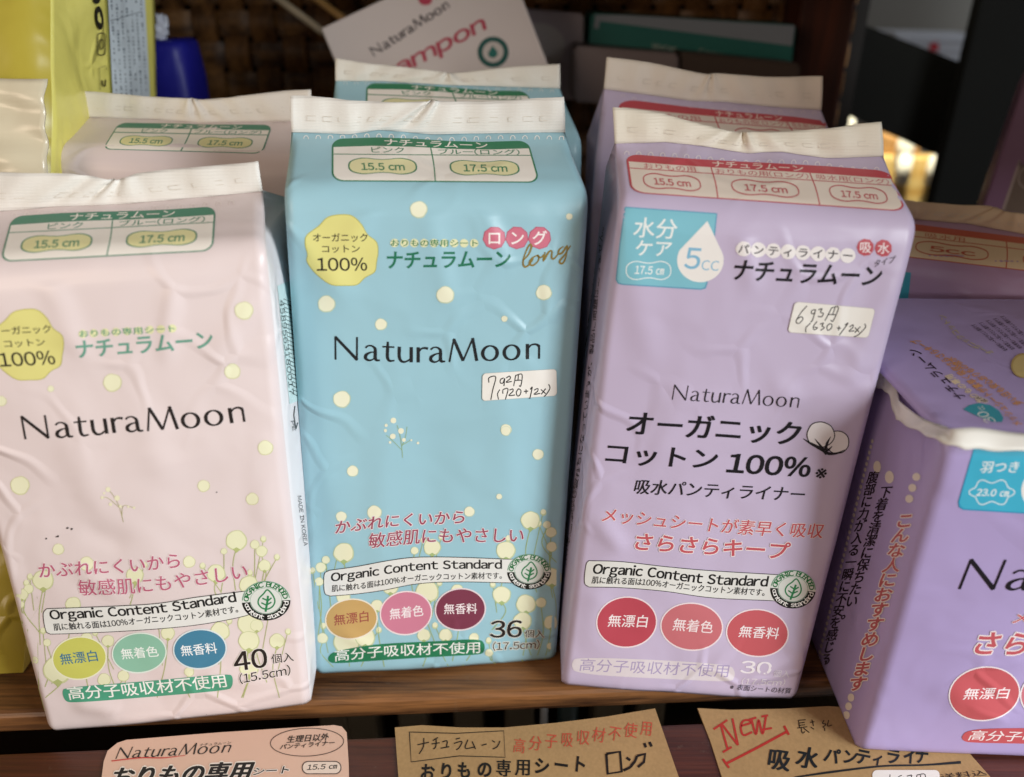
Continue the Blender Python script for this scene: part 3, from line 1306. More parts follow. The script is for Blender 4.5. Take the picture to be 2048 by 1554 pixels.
SY = 3.0                                                # the slats run a little askew to the view
shelf_part('shelf_board', (0.0, 0.2246 + .074, -0.005), (1.5, 0.148, 0.010), SHELF, .003, 'brown slat under the front row of packs', SY)
shelf_part('shelf_board', (0.0, 0.465, -0.006), (1.5, 0.160, 0.010), DARKW, .003, None, SY)
shelf_part('side_rail', (.345, .245, .30), (.02, .44, .26), SHELF)
shelf_part('shelf_board', (0.0, 0.2078 - .071, -0.006), (1.5, 0.142, 0.012), SLAB, .0015, 'reddish slat under the price cards', SY)

# ------------------------------------------------------------------ blue pack, front row
GRP = 'soft sanitary pad packs standing on the shelf'
blue = Pack('pad_pack', 'light blue pack of 36 with a white price sticker, front row centre', GRP,
            quad_pose([(566, 383), (1180, 386), (1113, 1320), (631, 1352)]), '9dc7d4', 'e3dfd8',
            [(583, 264), (700, 268), (760, 259), (860, 268), (1000, 266), (1130, 264)],
            [(581, 193), (700, 200), (852, 203), (880, 203), (1000, 201), (1127, 196)], seed=4,
            creases=[(.02, .93, .22, .80, .0012, .0045), (.98, .95, .86, .74, .001, .004), (.45, .98, .55, .78, .0008, .004), (.3, .62, .27, .2, .0007, .005),
                     (.72, .7, .78, .3, .0006, .006), (.3, 1.0, .12, .84, .0009, .004), (.62, .99, .74, .86, .0008, .003), (.06, .8, .1, .35, .0008, .005), (.9, .5, .93, .15, .0007, .006), (.45, .62, .47, .3, -.0006, .008), (.1, .12, .3, .04, .0008, .003)])
K7 = crop(560, 380, 3.108)
K8 = crop(580, 860, 2.988)
perforation(blue, [(600, 276), (660, 274), (730, 272), (800, 274), (860, 280), (920, 279), (1000, 275), (1135, 277)], 22)
GREEN = '2d7a55'
size_chart(blue, Quad((664, 279), (1056, 281), (1080, 366), (664, 363), bow=-4), GREEN, [0, .50, 1],
           ('ナチュラムーン', .27, .79, [('ピンク', .2, .365), ('ブルー(ロング)', .535, .94)], ['15.5 cm', '17.5 cm']), 'e6dfae')
p = blue.pr('floral_print')
cotton_sprigs(p, [(863, 122, 55), (1798, 165, 21), (1028, 652, 56), (1640, 637, 50), (290, 708, 55), (628, 835, 38), (1395, 800, 20), (385, 1300, 55), (1405, 1488, 35)], K7, 'ecebd0', 'c8d2b4')
cotton_sprigs(p, [(1290, 5, 30), (1482, 145, 34), (375, 245, 35), (1250, 397, 18), (1072, 487, 32), (505, 492, 44), (307, 517, 33)], K8, 'ecebd0', 'c8d2b4')
cotton_sprigs(p, [(322, 733, 62), (1437, 540, 58), (1290, 720, 58), (850, 700, 52), (1265, 985, 55), (1410, 1040, 60), (1500, 1030, 32), (320, 1000, 42), (340, 1270, 80),
                  (450, 1240, 60), (1390, 1140, 55), (1560, 1150, 45), (195, 1243, 33), (215, 775, 25), (185, 820, 32), (1560, 610, 33), (1535, 565, 24), (1563, 697, 32),
                  (820, 965, 70), (600, 935, 50), (930, 1225, 40), (800, 1225, 40), (175, 905, 27), (1565, 880, 58), (745, 720, 24), (520, 1050, 38), (1190, 1330, 24),
                  (1000, 960, 40), (1100, 1240, 30), (1555, 1290, 22)], K8, 'e8e7c6', 'c6cfa2', 'a5b97e', 5, 1335)
# the little spray of flowers
for a in ([(672, 165), (668, 100), (655, 20), (640, -30)], [(668, 100), (690, 40), (700, -20)], [(670, 120), (610, 60), (575, 30)], [(670, 90), (720, 60)]):
    p.stroke(K8(a), 1.2, '9db98f')
for x, y, r in [(705, 1432, 18), (660, 1462, 10), (655, 1493, 9), (752, 1497, 18), (702, 1530, 17)]:
    (cx, cy, rr), = K7([(x, y, r)])
    p.ell((cx, cy), rr, rr, 'e8e6cc', 0, 20, .04, x)
for x, y, r in [(612, 37, 15), (598, 73, 8), (680, 58, 12), (725, 60, 6), (765, 77, 8), (570, 5, 8)]:
    (cx, cy, rr), = K8([(x, y, r)])
    p.ell((cx, cy), rr, rr, 'e8e6cc', 0, 20, .04, x)
p.build(join=blue.body_obj)
cotton_badge(blue, [(400, 150), (300, 165), (240, 222), (165, 280), (155, 340), (170, 400), (165, 440), (195, 490), (250, 545), (320, 590), (400, 595), (480, 590), (530, 545),
                    (590, 510), (602, 450), (612, 380), (600, 320), (545, 275), (510, 215), (460, 165)],
             [('オーガニック', [(205, 322), (545, 322)], 17, .012), ('コットン', [(262, 391), (497, 389)], 15, .012), ('100%', [(230, 503), (543, 503)], 27, .012)], K7)
p = blue.pr('product_name')
for i in range(9):
    (x, y), = K7([(712 + i * 61.8, 329 + i * .2)])
    p.ell((x, y), 8.6, 8.6, 'e3e3b8', 0, 18, .04, i)
p.text('おりもの専用シート', K7([(690, 349), (1228, 351)]), 13.5, '2f7a53', .02)
p.text('ナチュラムーン', K7([(662, 489), (1430, 482)]), 34, '2a7558', .022, slant=.05)
p.build()
p = blue.pr('length_tag')
for i, ch in enumerate('ロング'):
    (x, y, r), = K7([(1332 + i * 141, 297, 72)])
    p.ell((x, y), r, r, 'bb5f74', 12, 9, .02, i)
    p.ell((x, y), r * .93, r * .93, 'cf7488', 12, 9, .02, i)
    p.char(ch, (x, y), 31, 31, 'f3ebe8', .015)
for st in ([(1508, 440), (1545, 400), (1563, 350), (1550, 340), (1522, 400), (1510, 450), (1522, 478), (1550, 462), (1575, 425)],
           [(1600, 405), (1568, 422), (1550, 455), (1572, 468), (1605, 440), (1608, 412), (1598, 406), (1620, 420), (1642, 398)],
           [(1648, 385), (1635, 442), (1668, 388), (1690, 378), (1688, 420), (1705, 426), (1730, 398)],
           [(1762, 350), (1738, 368), (1730, 394), (1755, 390), (1785, 345), (1780, 400), (1768, 440), (1750, 458), (1738, 442), (1770, 402), (1806, 345)]):
    p.stroke(K7(st), [2.2, 4.2, 2.6, 4.2, 2.0], '8f7a3f')
p.build()
p = blue.pr('brand_lettering')
brand(p, K7([(337, 1053), (620, 1063), (905, 1072), (1230, 1062), (1617, 1048)]), 46.5, '26282b')
p.build()
S7 = [[(1298, 1195), (1299, 1165), (1340, 1160), (1322, 1240), (1310, 1302)], [(1390, 1166), (1372, 1175), (1368, 1195), (1385, 1198), (1396, 1168), (1391, 1217)],
      [(1405, 1167), (1425, 1155), (1430, 1170), (1405, 1193), (1440, 1188)], [(1464, 1150), (1451, 1217)], [(1462, 1151), (1503, 1145), (1496, 1213), (1484, 1214)],
      [(1481, 1148), (1478, 1180)], [(1458, 1182), (1498, 1180)], [(1366, 1238), (1352, 1265), (1358, 1300)], [(1385, 1265), (1386, 1240), (1416, 1235), (1400, 1301)],
      [(1425, 1242), (1445, 1235), (1446, 1250), (1422, 1275), (1460, 1272)], [(1482, 1232), (1468, 1255), (1475, 1278), (1491, 1270), (1496, 1245), (1482, 1232)],
      [(1515, 1250), (1541, 1248)], [(1528, 1237), (1528, 1263)], [(1551, 1296), (1566, 1225), (1554, 1238)], [(1578, 1242), (1600, 1232), (1600, 1248), (1578, 1268), (1616, 1262)],
      [(1620, 1238), (1650, 1264)], [(1650, 1232), (1622, 1268)], [(1668, 1205), (1676, 1230), (1656, 1265), (1640, 1282)]]
sticker(blue, [(1260, 1140), (1716, 1112), (1719, 1275), (1257, 1308)], S7, K7, 2.1)
p = blue.pr('slogan')
p.text('かぶれにくいから', K8([(268, 622), (450, 598), (650, 578), (1040, 557)]), 26, '9c4b5f', .014, outline='e8dfe0', ow=.035, slant=.12)
p.text('敏感肌にもやさしい', K8([(468, 706), (780, 678), (1100, 672), (1392, 672)]), 30, '9c4b5f', .014, outline='e8dfe0', ow=.035, slant=.08)
p.build()
banner(blue, [(235, 835), (400, 812), (600, 775), (760, 757), (1000, 757), (1340, 770)], [(1380, 916), (1000, 908), (760, 920), (560, 958), (400, 980), (240, 993)], [(205, 970), (203, 862)],
       ([(247, 920), (460, 892), (720, 856), (950, 844), (1265, 843)], 23), ([(250, 966), (420, 950), (600, 922), (760, 902), (1000, 892), (1265, 888)], 13.5),
       [(1428, 845, 132, 107), 44, 35.5, 0], K8)
claim_badges(blue, [(367, 1128, 153, 117, -6, 'c5a268', 'eae2cf', '9a4a45', '無漂白', [(265, 1168), (470, 1142)], 22),
                    (693, 1092, 152, 127, -8, 'cf8299', 'f0dfe0', 'f4ecee', '無着色', [(597, 1132), (797, 1108)], 22.5),
                    (1018, 1070, 148, 122, -6, '7d3d50', 'e6d6da', 'f2e6e8', '無香料', [(920, 1098), (1117, 1096)], 21)], K8)
p = blue.pr('count_lettering')
p.text('36', K8([(1195, 1240), (1382, 1236)]), 34, '2b2523', .03, outline='eceadf', ow=.035)
p.text('個入', K8([(1400, 1238), (1518, 1240)]), 15.5, '2b2523', .014, outline='e6e6dc', ow=.04)
p.text('(17.5cm)', K8([(1210, 1320), (1490, 1308)]), 19, '2b2523', .012, outline='e6e6dc', ow=.04)
p.build()
outlined_pill(blue, 'material_claim', [(228, 1352), (260, 1322), (500, 1277), (900, 1260), (1130, 1245), (1166, 1275)], [(1160, 1328), (1130, 1341), (900, 1352), (500, 1377), (260, 1396), (228, 1378)], K8,
              '2f7d57', '高分子吸収材不使用', [(268, 1383), (600, 1352), (1135, 1331)], 23, 'eef0ea')

# ------------------------------------------------------------------ pink pack, front row
K5 = crop(0, 400, 3.108)
K6 = crop(0, 880, 2.589)
pink = Pack('pad_pack', 'pale pink pack of 40 leaning at the front left', GRP,
            quad_pose([(-152, 540), (529, 492), (620, 1412), (95, 1467)]), 'e1d2d1', 'e3dfd8',
            [(-98, 432), (0, 422), (120, 412), (237, 408), (380, 396), (526, 382)],
            [(-105, 344), (0, 345), (150, 350), (215, 357), (240, 357), (280, 349), (400, 333), (517, 320)], seed=11, side_hex='ebe6e8',  # right side film lightened from the pack's pink for overexposed window light
            creases=[(.98, .93, .8, .8, .001, .004), (.35, .98, .42, .82, .0008, .004), (.55, .8, .62, .55, .0009, .006), (.25, .42, .4, .34, .0008, .004), (.3, .75, .4, .5, .0007, .006),
                     (.12, .08, .3, .05, .001, .004), (.72, .96, .66, .8, .0008, .003), (.95, .7, .9, .4, .0009, .005), (.45, .45, .3, .5, -.0007, .004), (.6, .12, .9, .08, .0007, .004), (.5, .72, .52, .35, .0006, .009)])
perforation(pink, K5([(50, 93), (230, 85), (480, 78), (720, 80), (960, 55), (1200, 38), (1480, 15)]), 18, 'eee2de')
size_chart(pink, Quad(K5([(75, 105)])[0], K5([(1342, 40)])[0], K5([(1325, 318)])[0], K5([(0, 387)])[0], bow=-2), '3f8267', [0, .50, 1],
           ('ナチュラムーン', .29, .80, [('ピンク', .19, .36), ('ブルー(ロング)', .535, .95)], ['15.5 cm', '17.5 cm']), 'e3dda6')
p = pink.pr('floral_print')
cotton_sprigs(p, [(1517, 687, 58), (700, 1135, 58), (1445, 1065, 50), (317, 1173, 20), (10, 1250, 33), (1650, 1540, 48)], K5, 'e8e7c6', 'd3d2a6')
cotton_sprigs(p, [(105, 235, 50), (1055, 237, 32), (1307, 305, 33), (303, 565, 30), (450, 640, 38), (980, 630, 32)], K6, 'e8e7c6', 'd3d2a6')
cotton_sprigs(p, [(1225, 520, 55), (1355, 575, 30), (1320, 540, 24), (1370, 650, 32), (225, 725, 55), (700, 700, 45), (1120, 690, 48), (380, 850, 40), (150, 770, 25), (115, 800, 32),
                  (110, 850, 18), (1290, 950, 60), (1290, 1040, 55), (1435, 1040, 40), (1140, 990, 50), (1290, 1180, 50), (300, 1190, 75), (245, 1048, 20), (180, 1140, 20),
                  (560, 1040, 32), (450, 1025, 30), (640, 1220, 30), (540, 1240, 34), (1290, 750, 50), (870, 1000, 36), (1160, 575, 17), (980, 1200, 26), (1330, 960, 34)],
              K6, 'e4e4c0', 'cbcf9e', 'b3bb7d', 9, 1395)
for a in ([(640, 425), (620, 350), (590, 290), (560, 255)], [(620, 350), (560, 300), (530, 297)], [(632, 400), (640, 340), (695, 350)]):
    p.stroke(K6(a), 1.2, 'b9b48a')
for x, y, r in [(560, 255, 13), (530, 297, 8), (540, 275, 6), (607, 300, 14), (573, 332, 9), (625, 343, 8), (695, 350, 7), (665, 345, 6)]:
    (cx, cy, rr), = K6([(x, y, r)])
    p.ell((cx, cy), rr, rr, 'e6e2c2', 0, 18, .04, x)
for x, y, r in [(350, 455, 5), (372, 460, 5), (300, 498, 5), (292, 500, 3), (240, 510, 4), (1070, 1415, 4), (1122, 270, 3)]:
    (cx, cy, rr), = K6([(x, y, r)])
    p.ell((cx, cy), rr * 1.4, rr, '3a3330', -20, 10, .2, x)
p.build(join=pink.body_obj)
BO = [(400, 150), (300, 165), (240, 222), (165, 280), (155, 340), (170, 400), (165, 440), (195, 490), (250, 545), (320, 590), (400, 595), (480, 590), (530, 545),
      (590, 510), (602, 450), (612, 380), (600, 320), (545, 275), (510, 215), (460, 165)]
cotton_badge(pink, [(x - 213, y + 525 - (x - 383) * .03) for x, y in BO],
             [('オーガニック', [(-50, 842), (322, 825)], 16.5, .012), ('コットン', [(32, 918), (285, 906)], 15, .012), ('100%', [(5, 1037), (350, 1022)], 29, .012)], K5)
p = pink.pr('product_name')
for i in range(9):
    (x, y), = K5([(515 + i * 69.5, 832 - i * 4.2)])
    p.ell((x, y), 8.4, 8.2, 'dfdfae', 0, 18, .04, i)
p.text('おりもの専用シート', K5([(497, 853), (1090, 818)]), 13.5, '4f8f74', .02)
p.text('ナチュラムーン', K5([(480, 984), (1330, 920)]), 35, '6b9f8c', .02, slant=.04)
p.build()
p = pink.pr('brand_lettering')
brand(p, K5([(150, 1487), (470, 1472), (720, 1447), (1100, 1424), (1527, 1377)]), 47, '2b2625')
p.build()
p = pink.pr('slogan')
p.text('かぶれにくいから', K6([(205, 714), (450, 700), (690, 685), (935, 660)]), 30, 'b9627a', .014, outline='eadcdc', ow=.03, slant=.1)
p.text('敏感肌にもやさしい', K6([(412, 805), (760, 790), (1020, 755), (1285, 716)]), 32, 'b9627a', .014, outline='eadcdc', ow=.03, slant=.08)
p.build()
banner(pink, [(242, 870), (600, 856), (820, 842), (1020, 810), (1300, 775)], [(1340, 885), (1240, 918), (1000, 960), (700, 986), (420, 1000), (262, 1005)], [(237, 985), (224, 900)],
       ([(268, 942), (560, 928), (860, 905), (1050, 876), (1228, 850)], 26), ([(283, 985), (500, 972), (690, 955), (1000, 925), (1235, 890)], 14.5),
       [(1378, 830, 126, 102), 48.5, 39.5, -4], K6)
claim_badges(pink, [(412, 1128, 138, 108, -6, 'c9ca66', 'e9e8cc', '3d7595', '無漂白', [(320, 1163), (510, 1143)], 23),
                    (722, 1100, 138, 101, -5, '8fc0a8', 'dfe8df', 'eef3ee', '無着色', [(635, 1134), (825, 1118)], 22),
                    (1036, 1080, 135, 100, -4, '47829f', 'd9e4e6', 'eef2f3', '無香料', [(943, 1117), (1128, 1101)], 22)], K6)
p = pink.pr('count_lettering')
p.text('40', K6([(1218, 1197), (1387, 1172)]), 38, '2b2523', .03, outline='eae4dc', ow=.035)
p.text('個入', K6([(1408, 1157), (1522, 1143)]), 18.5, '2b2523', .014, outline='e8dcd8', ow=.035)
p.text('(15.5cm)', K6([(1243, 1264), (1507, 1216)]), 22, '2b2523', .012, outline='e8dcd8', ow=.035)
p.build()
outlined_pill(pink, 'material_claim', [(322, 1300), (338, 1280), (800, 1245), (1188, 1207), (1207, 1228)], [(1204, 1275), (1180, 1295), (700, 1335), (370, 1361), (335, 1347)], K6,
              '4f9d7f', '高分子吸収材不使用', [(360, 1345), (700, 1321), (1177, 1277)], 27, 'f0f1ec')

# ------------------------------------------------------------------ lavender pack, front row
KA = crop(1120, 380, 2.768)
KB = crop(1100, 860, 2.774)
K3 = crop(1160, 0, 3.238)
lav = Pack('pad_pack', 'lavender pack of 30 with a white price sticker and blue water drop label', GRP,
           quad_pose([(1238, 411), (1842, 443), (1594, 1402), (1123, 1373)]), 'c7b9d4', 'e3dbcb',
           [(1229, 287), (1330, 284), (1400, 291), (1490, 306), (1560, 303), (1650, 316), (1766, 312)],
           [(1225, 216), (1320, 228), (1440, 255), (1480, 267), (1495, 266), (1560, 262), (1660, 256), (1761, 246)], seed=23,
           creases=[(.03, .95, .2, .7, .0009, .005), (.05, .42, .18, .34, .0014, .004), (.97, .95, .88, .7, .001, .004), (.6, .72, .75, .66, .0007, .004), (.1, .35, .1, .1, .0008, .005), (.4, .98, .5, .86, .0008, .003), (.93, .6, .97, .3, .0008, .004), (.55, .55, .5, .2, -.0006, .01), (.75, .05, .95, .12, .0008, .003), (.3, .7, .22, .5, .0007, .005)])
perforation(lav, K3([(265, 992), (500, 1003), (700, 1015), (830, 1030), (1060, 1053), (1300, 1050), (1500, 1058), (1750, 1095), (1960, 1098)]), 22, 'efe6ea')
RED = 'bf4e57'
size_chart(lav, Quad((1251, 308), (1781, 343), (1813, 424), (1262, 386), bow=1.5), RED, [0, .32, .69, 1],
           ('ナチュラムーン', .33, .67, [('おりもの用', .065, .26), ('おりもの用(ロング)', .335, .68), ('吸水用(ロング)', .71, .975)], ['15.5 cm', '17.5 cm', '17.5 cm']), None, 'e6d8cb')
p = lav.pr('care_label')
p.poly(KA(dense([(358, 93), (870, 129), (858, 250), (815, 520), (806, 545), (780, 552), (350, 525), (320, 518), (309, 495), (330, 300)], 4)), '5f9fbd')
p.poly(KA(dense([(364, 99), (864, 134), (850, 260), (809, 515), (800, 538), (780, 545), (352, 519), (326, 512), (316, 493), (336, 300)], 4)), '83c2d2')
p.text('水分', KA([(403, 260), (640, 272)]), 40, 'eef2f0', .012)
p.text('ケア', KA([(412, 362), (612, 368)]), 31, 'eef2f0', .012)
(x, y, rx, ry), = KA([(490, 445, 123, 58)])
p.stroke(peanut(x, y, rx, ry), 1.8, 'eef2f0', closed=True)
p.text('17.5 ㎝', KA([(412, 464), (573, 470)]), 16.5, 'eef2f0', .016)
drop = [(815, 172)] + [(777 + 129 * math.cos(a), 388 + 122 * math.sin(a)) for a in np.radians(np.linspace(-28, 208, 30))]
p.poly(KA(dense(drop, 2)), 'f0ece8')
p.text('5', KA([(683, 435), (770, 440)]), 43, '84bbd8', .012)
p.text('CC', KA([(780, 442), (876, 448)]), 20, '84bbd8', .0)
p.build()
p = lav.pr('product_name')
for i, ch in enumerate('パンティライナー'):
    c = KA([(1016 + i * 82.3, 326 + i * 5.2)])[0]
    p.ell(c, 15.5, 15.2, 'f0eae9', 0, 14, .05, i)
for i, ch in enumerate('パンティライナー'):
    c = KA([(1016 + i * 82.3, 326 + i * 5.2)])[0]
    p.char(ch, c, 23, 21, '262329', .016, up=(.08, -1))
for i, ch in enumerate('吸水'):
    c = KA([(1690 + i * 100, 317 + i * 5)])[0]
    p.ell(c, 17.5, 17.5, 'c05660', 20, 9, .02, i)
    p.char(ch, c, 25, 24, 'f2e8ea', .012, up=(.06, -1))
p.text('タイプ', KA([(1735, 427), (1850, 402)]), 15, '2c2830', .002, up=(.25, -1))
p.text('ナチュラムーン', KA([(948, 497), (1360, 518), (1765, 535)]), 41, '221f25', .022, slant=.06)
p.build()
p = lav.pr('brand_lettering')
brand(p, KA([(617, 1160), (1318, 1204)]), 30.5, '242229', .8)
p.build()
SA = [[(1365, 640), (1330, 680), (1305, 725), (1320, 737), (1342, 715), (1335, 700), (1312, 712)], [(1410, 661), (1393, 665), (1390, 682), (1406, 680), (1413, 660), (1395, 720), (1384, 728)],
      [(1428, 662), (1448, 655), (1440, 675), (1456, 682), (1445, 700), (1425, 698)], [(1502, 650), (1464, 723)], [(1500, 651), (1539, 648), (1510, 722), (1495, 718)],
      [(1520, 650), (1508, 685)], [(1485, 688), (1522, 688)], [(1385, 735), (1360, 760), (1358, 787)], [(1420, 726), (1400, 755), (1405, 772), (1423, 762), (1404, 757)],
      [(1438, 741), (1456, 735), (1448, 752), (1461, 760), (1440, 776)], [(1490, 738), (1475, 755), (1480, 775), (1498, 765), (1503, 745), (1490, 738)],
      [(1530, 762), (1553, 765)], [(1543, 751), (1540, 776)], [(1544, 802), (1591, 737), (1575, 747)], [(1600, 756), (1620, 745), (1618, 760), (1598, 780), (1628, 778)],
      [(1630, 760), (1655, 786)], [(1661, 754), (1630, 789)], [(1685, 738), (1688, 760), (1650, 800), (1625, 811)]]
sticker(lav, [(1300, 618), (1743, 657), (1703, 816), (1260, 785)], SA, KA, 2.0)
p = lav.pr('cotton_claim')
p.text('オーガニック', [(1252, 869), (1420, 879), (1596, 892)], 48, '1f1d22', .03)
p.text('コットン', KB([(306, 184), (600, 203), (918, 220)]), 40, '1f1d22', .03)
p.text('100%', KB([(975, 236), (1200, 250), (1437, 264)]), 41, '1f1d22', .024)
p.text('※', KB([(1466, 266), (1528, 270)]), 21, '2a272d', .01)
p.text('吸水パンティライナー', KB([(462, 352), (900, 375), (1402, 398)]), 30, '232126', .016, slant=.06)
cot = [(1445, 30, 78, 72), (1598, 62, 66, 62)]
for x, y, rx, ry in KB(cot):
    p.ell((x, y), rx * .5, ry * .5, '232126', 0, 30, .03, 3) if False else None
(cx, cy), (dx, dy) = (1641, 869), (1674, 884)
p.ell((dx, dy), 24.5, 23.5, '262428', 0, 36, .02, 5)
p.ell((dx, dy), 22.6, 21.6, 'e9e4e6', 0, 36, .02, 5)
p.ell((cx, cy), 28.5, 26.5, '262428', 0, 36, .03, 8)
p.ell((cx, cy), 26.5, 24.5, 'e9e4e6', 0, 36, .03, 8)
for pts, w in (([(1606, 877), (1622, 887), (1637, 895), (1648, 903)], [1, 5, 7, 4]), ([(1629, 877), (1638, 888), (1648, 900)], [1, 4, 5]),
               ([(1661, 873), (1654, 886), (1650, 900)], [1, 5, 6]), ([(1690, 899), (1674, 906), (1658, 907), (1647, 902)], [1, 4, 6, 5]), ([(1664, 892), (1658, 898), (1650, 903)], [1, 4, 5]),
               ([(1646, 900), (1652, 909)], [6, 3])):
    p.stroke(pts, w, '262428')
p.build()
p = lav.pr('slogan')
p.text('メッシュシートが素早く吸収', KB([(285, 508), (650, 545), (1080, 580), (1507, 600)]), 30, 'c25a62', .016, outline='ece0e2', ow=.035, slant=.06)
p.text('さらさらキープ', KB([(462, 662), (880, 690), (1315, 718)]), 35, 'c25a62', .02, outline='ece0e2', ow=.035, slant=.06)
p.build()
banner(lav, [(215, 722), (400, 728), (640, 755), (900, 778), (1300, 802)], [(1260, 949), (900, 932), (640, 896), (400, 876), (215, 872)], [(190, 845), (198, 748)],
       ([(233, 812), (520, 828), (860, 868), (1200, 884)], 27), ([(230, 850), (400, 856), (560, 866), (850, 897), (1187, 920)], 14.5),
       [(1347, 882, 126, 107), 45.5, 38.5, 6], KB)
claim_badges(lav, [(425, 1065, 165, 138, -4, 'bb4d5b', 'ecdde2', 'f2e8ea', '無漂白', [(318, 1090), (535, 1095)], 25),
                   (786, 1090, 170, 129, 4, 'c9737a', 'ecdde2', 'f2e4e6', '無着色', [(677, 1110), (898, 1128)], 25),
                   (1150, 1125, 170, 129, 4, 'c55f66', 'ecdde2', 'f2e8ea', '無香料', [(1043, 1147), (1263, 1160)], 24)], KB)
outlined_pill(lav, 'material_claim', [(122, 1285), (150, 1258), (640, 1275), (1000, 1302), (1025, 1335)], [(1024, 1370), (1005, 1397), (700, 1382), (300, 1363), (140, 1342), (122, 1318)], KB,
              'ddd4da', '高分子吸収材不使用', [(160, 1336), (560, 1353), (985, 1371)], 26, 'a99ac0', .004)
p = lav.pr('count_lettering')
p.text('30', KB([(1053, 1346), (1222, 1356)]), 25, 'efe9ef', .03)
p.text('個入', KB([(1233, 1368), (1325, 1373)]), 15, 'e6dfe8', .008)
p.text('(17.5cm)', KB([(1058, 1413), (1298, 1421)]), 15.5, 'e6dfe8', .006)
p.text('※表面シートの材質', KB([(995, 1440), (1333, 1463)]), 12, '3b3540', .004)
p.build()

# small print on the narrow sides
ls = Surf(lav.side(False), (0, 0), (1, 1), (16, 60))
p = Print('side_lettering', ls, lav.root, base=3e-4)
p.text('表面が少し波打ちになっていますが、製品に問題はありません。', [(1140, 1090), (1178, 800), (1209, 455)], 8.5, '3a3238', .004, up=(-1, -.1))
p.text('ご使用中にかゆみ等の異常がある場合は使用をおやめください。', [(1157, 800), (1172, 640), (1187, 492)], 7.5, '3a3238', .004, up=(-1, -.1))
p.text('吸水パンティライナー比較※当社おりもの専用シート比', [(1131, 1158), (1144, 1050), (1160, 936)], 8.5, '3a3238', .006, up=(-1, -.1))
p.stroke([(1114, 1250), (1112, 1270), (1118, 1276), (1113, 1290)], 1.6, '3a3238')
p.build()
rs = Surf(pink.side(True), (0, 0), (1, 1), (16, 60))
p = Print('side_lettering', rs, pink.root, base=3e-4)
p.poly([(554, 572), (582, 560), (600, 800), (578, 808)], 'cfe6e6')
for i in range(24):
    y = 598 + i * 8.2
    p.stroke([(566 + i * .75, y), (584 + i * .6, y + 7)], 1.4, '3c4a4a', smooth=False)
p.text('4589563180017', [(557, 600), (578, 790)], 9, '46504f', .0, up=(1, -.1))
p.pline([(589, 812), (587, 830), (591, 858), (595, 845)], 1.8, '2f2f2f')
p.text('PE', [(581, 842), (585, 862)], 6.5, '444444', .0, up=(1, -.1))
p.text('MADE IN KOREA', [(594, 992), (607, 1092)], 8, '4a4648', .0, up=(1, -.1))
p.build()
pl = Surf(pink.side(False), (0, 0), (1, 1), (16, 60))
p = Print('side_lettering', pl, pink.root, base=3e-4)
p.text('おりもの専用シートくらしにやさしい素材です', [(3, 1120), (20, 1205), (38, 1292)], 9, '4a3d38', .008, up=(1, -.2))
p.build()

# ------------------------------------------------------------------ second row of packs
def back_corners(tl, tr, dl, dr, lean=0.10):
    TL, TR = at_d(*tl, dl), at_d(*tr, dr)
    up = unit([0, lean, 1])
    drop = lambda P: P - up * ((P[2] - .0006) / up[2])
    return [TL, TR, drop(TR), drop(TL)]


pinkb = Pack('pad_pack', 'pale pink pack in the second row beside the yellow bag', GRP, back_corners((104, 297), (612, 322), .314, .322), 'e1d2d1', 'e4dcd2',
             [(170, 234), (300, 238), (400, 245), (500, 243), (628, 242)], [(161, 184), (280, 190), (375, 198), (395, 199), (480, 192), (622, 180)], seed=31, depth=.05)
perforation(pinkb, [(180, 240), (300, 244), (400, 249), (600, 247)], 20, 'e3d6d2', .8)
size_chart(pinkb, Quad((238, 246), (545, 250), (525, 308), (205, 299)), '3f8267', [0, .51, 1],
           ('ナチュラムーン', .3, .82, [('ピンク', .19, .36), ('ブルー(ロング)', .535, .95)], ['15.5 cm', '17.5 cm']), 'e3dda6')
blueb = Pack('pad_pack', 'light blue pack mostly hidden behind the blue pack of the front row', GRP, back_corners((655, 262), (1165, 275), .335, .342), '9dc7d4', 'e4dfd4',
             [(671, 162), (760, 162), (894, 170), (1000, 173), (1120, 177)], [(671, 117), (780, 130), (885, 146), (905, 145), (1000, 138), (1120, 127)], seed=37, depth=.05)
perforation(blueb, [(680, 167), (780, 166), (894, 174), (1115, 183)], 20, 'dfe6e4', .8)
size_chart(blueb, Quad((733, 167), (1050, 182), (1085, 240), (731, 232), bow=-3), GREEN, [0, .5, 1],
           ('ナチュラムーン', .26, .80, [('ピンク', .2, .365), ('ブルー(ロング)', .535, .94)], ['15.5 cm', '17.5 cm']), 'e6dfae')
lavb = Pack('pad_pack', 'lavender pack mostly hidden behind the lavender pack of the front row', GRP, back_corners((1190, 312), (1705, 332), .342, .342), 'c7b9d4', 'e4d9cb',
            [(1207, 178), (1300, 190), (1376, 201), (1450, 204), (1550, 214), (1642, 220)], [(1213, 113), (1320, 131), (1415, 147), (1432, 149), (1530, 152), (1645, 154)], seed=41, depth=.05)
perforation(lavb, [(1235, 190), (1340, 213), (1450, 220), (1640, 226)], 18, 'dcd0d8', .8)
size_chart(lavb, Quad((1238, 197), (1652, 243), (1690, 300), (1236, 296), bow=2), RED, [0, .32, .69, 1],
           ('ナチュラムーン', .33, .67, [('おりもの用', .065, .26), ('おりもの用(ロング)', .335, .68), ('吸水用(ロング)', .71, .975)], ['15.5 cm', '17.5 cm', '17.5 cm']), None, 'e0d2c6')

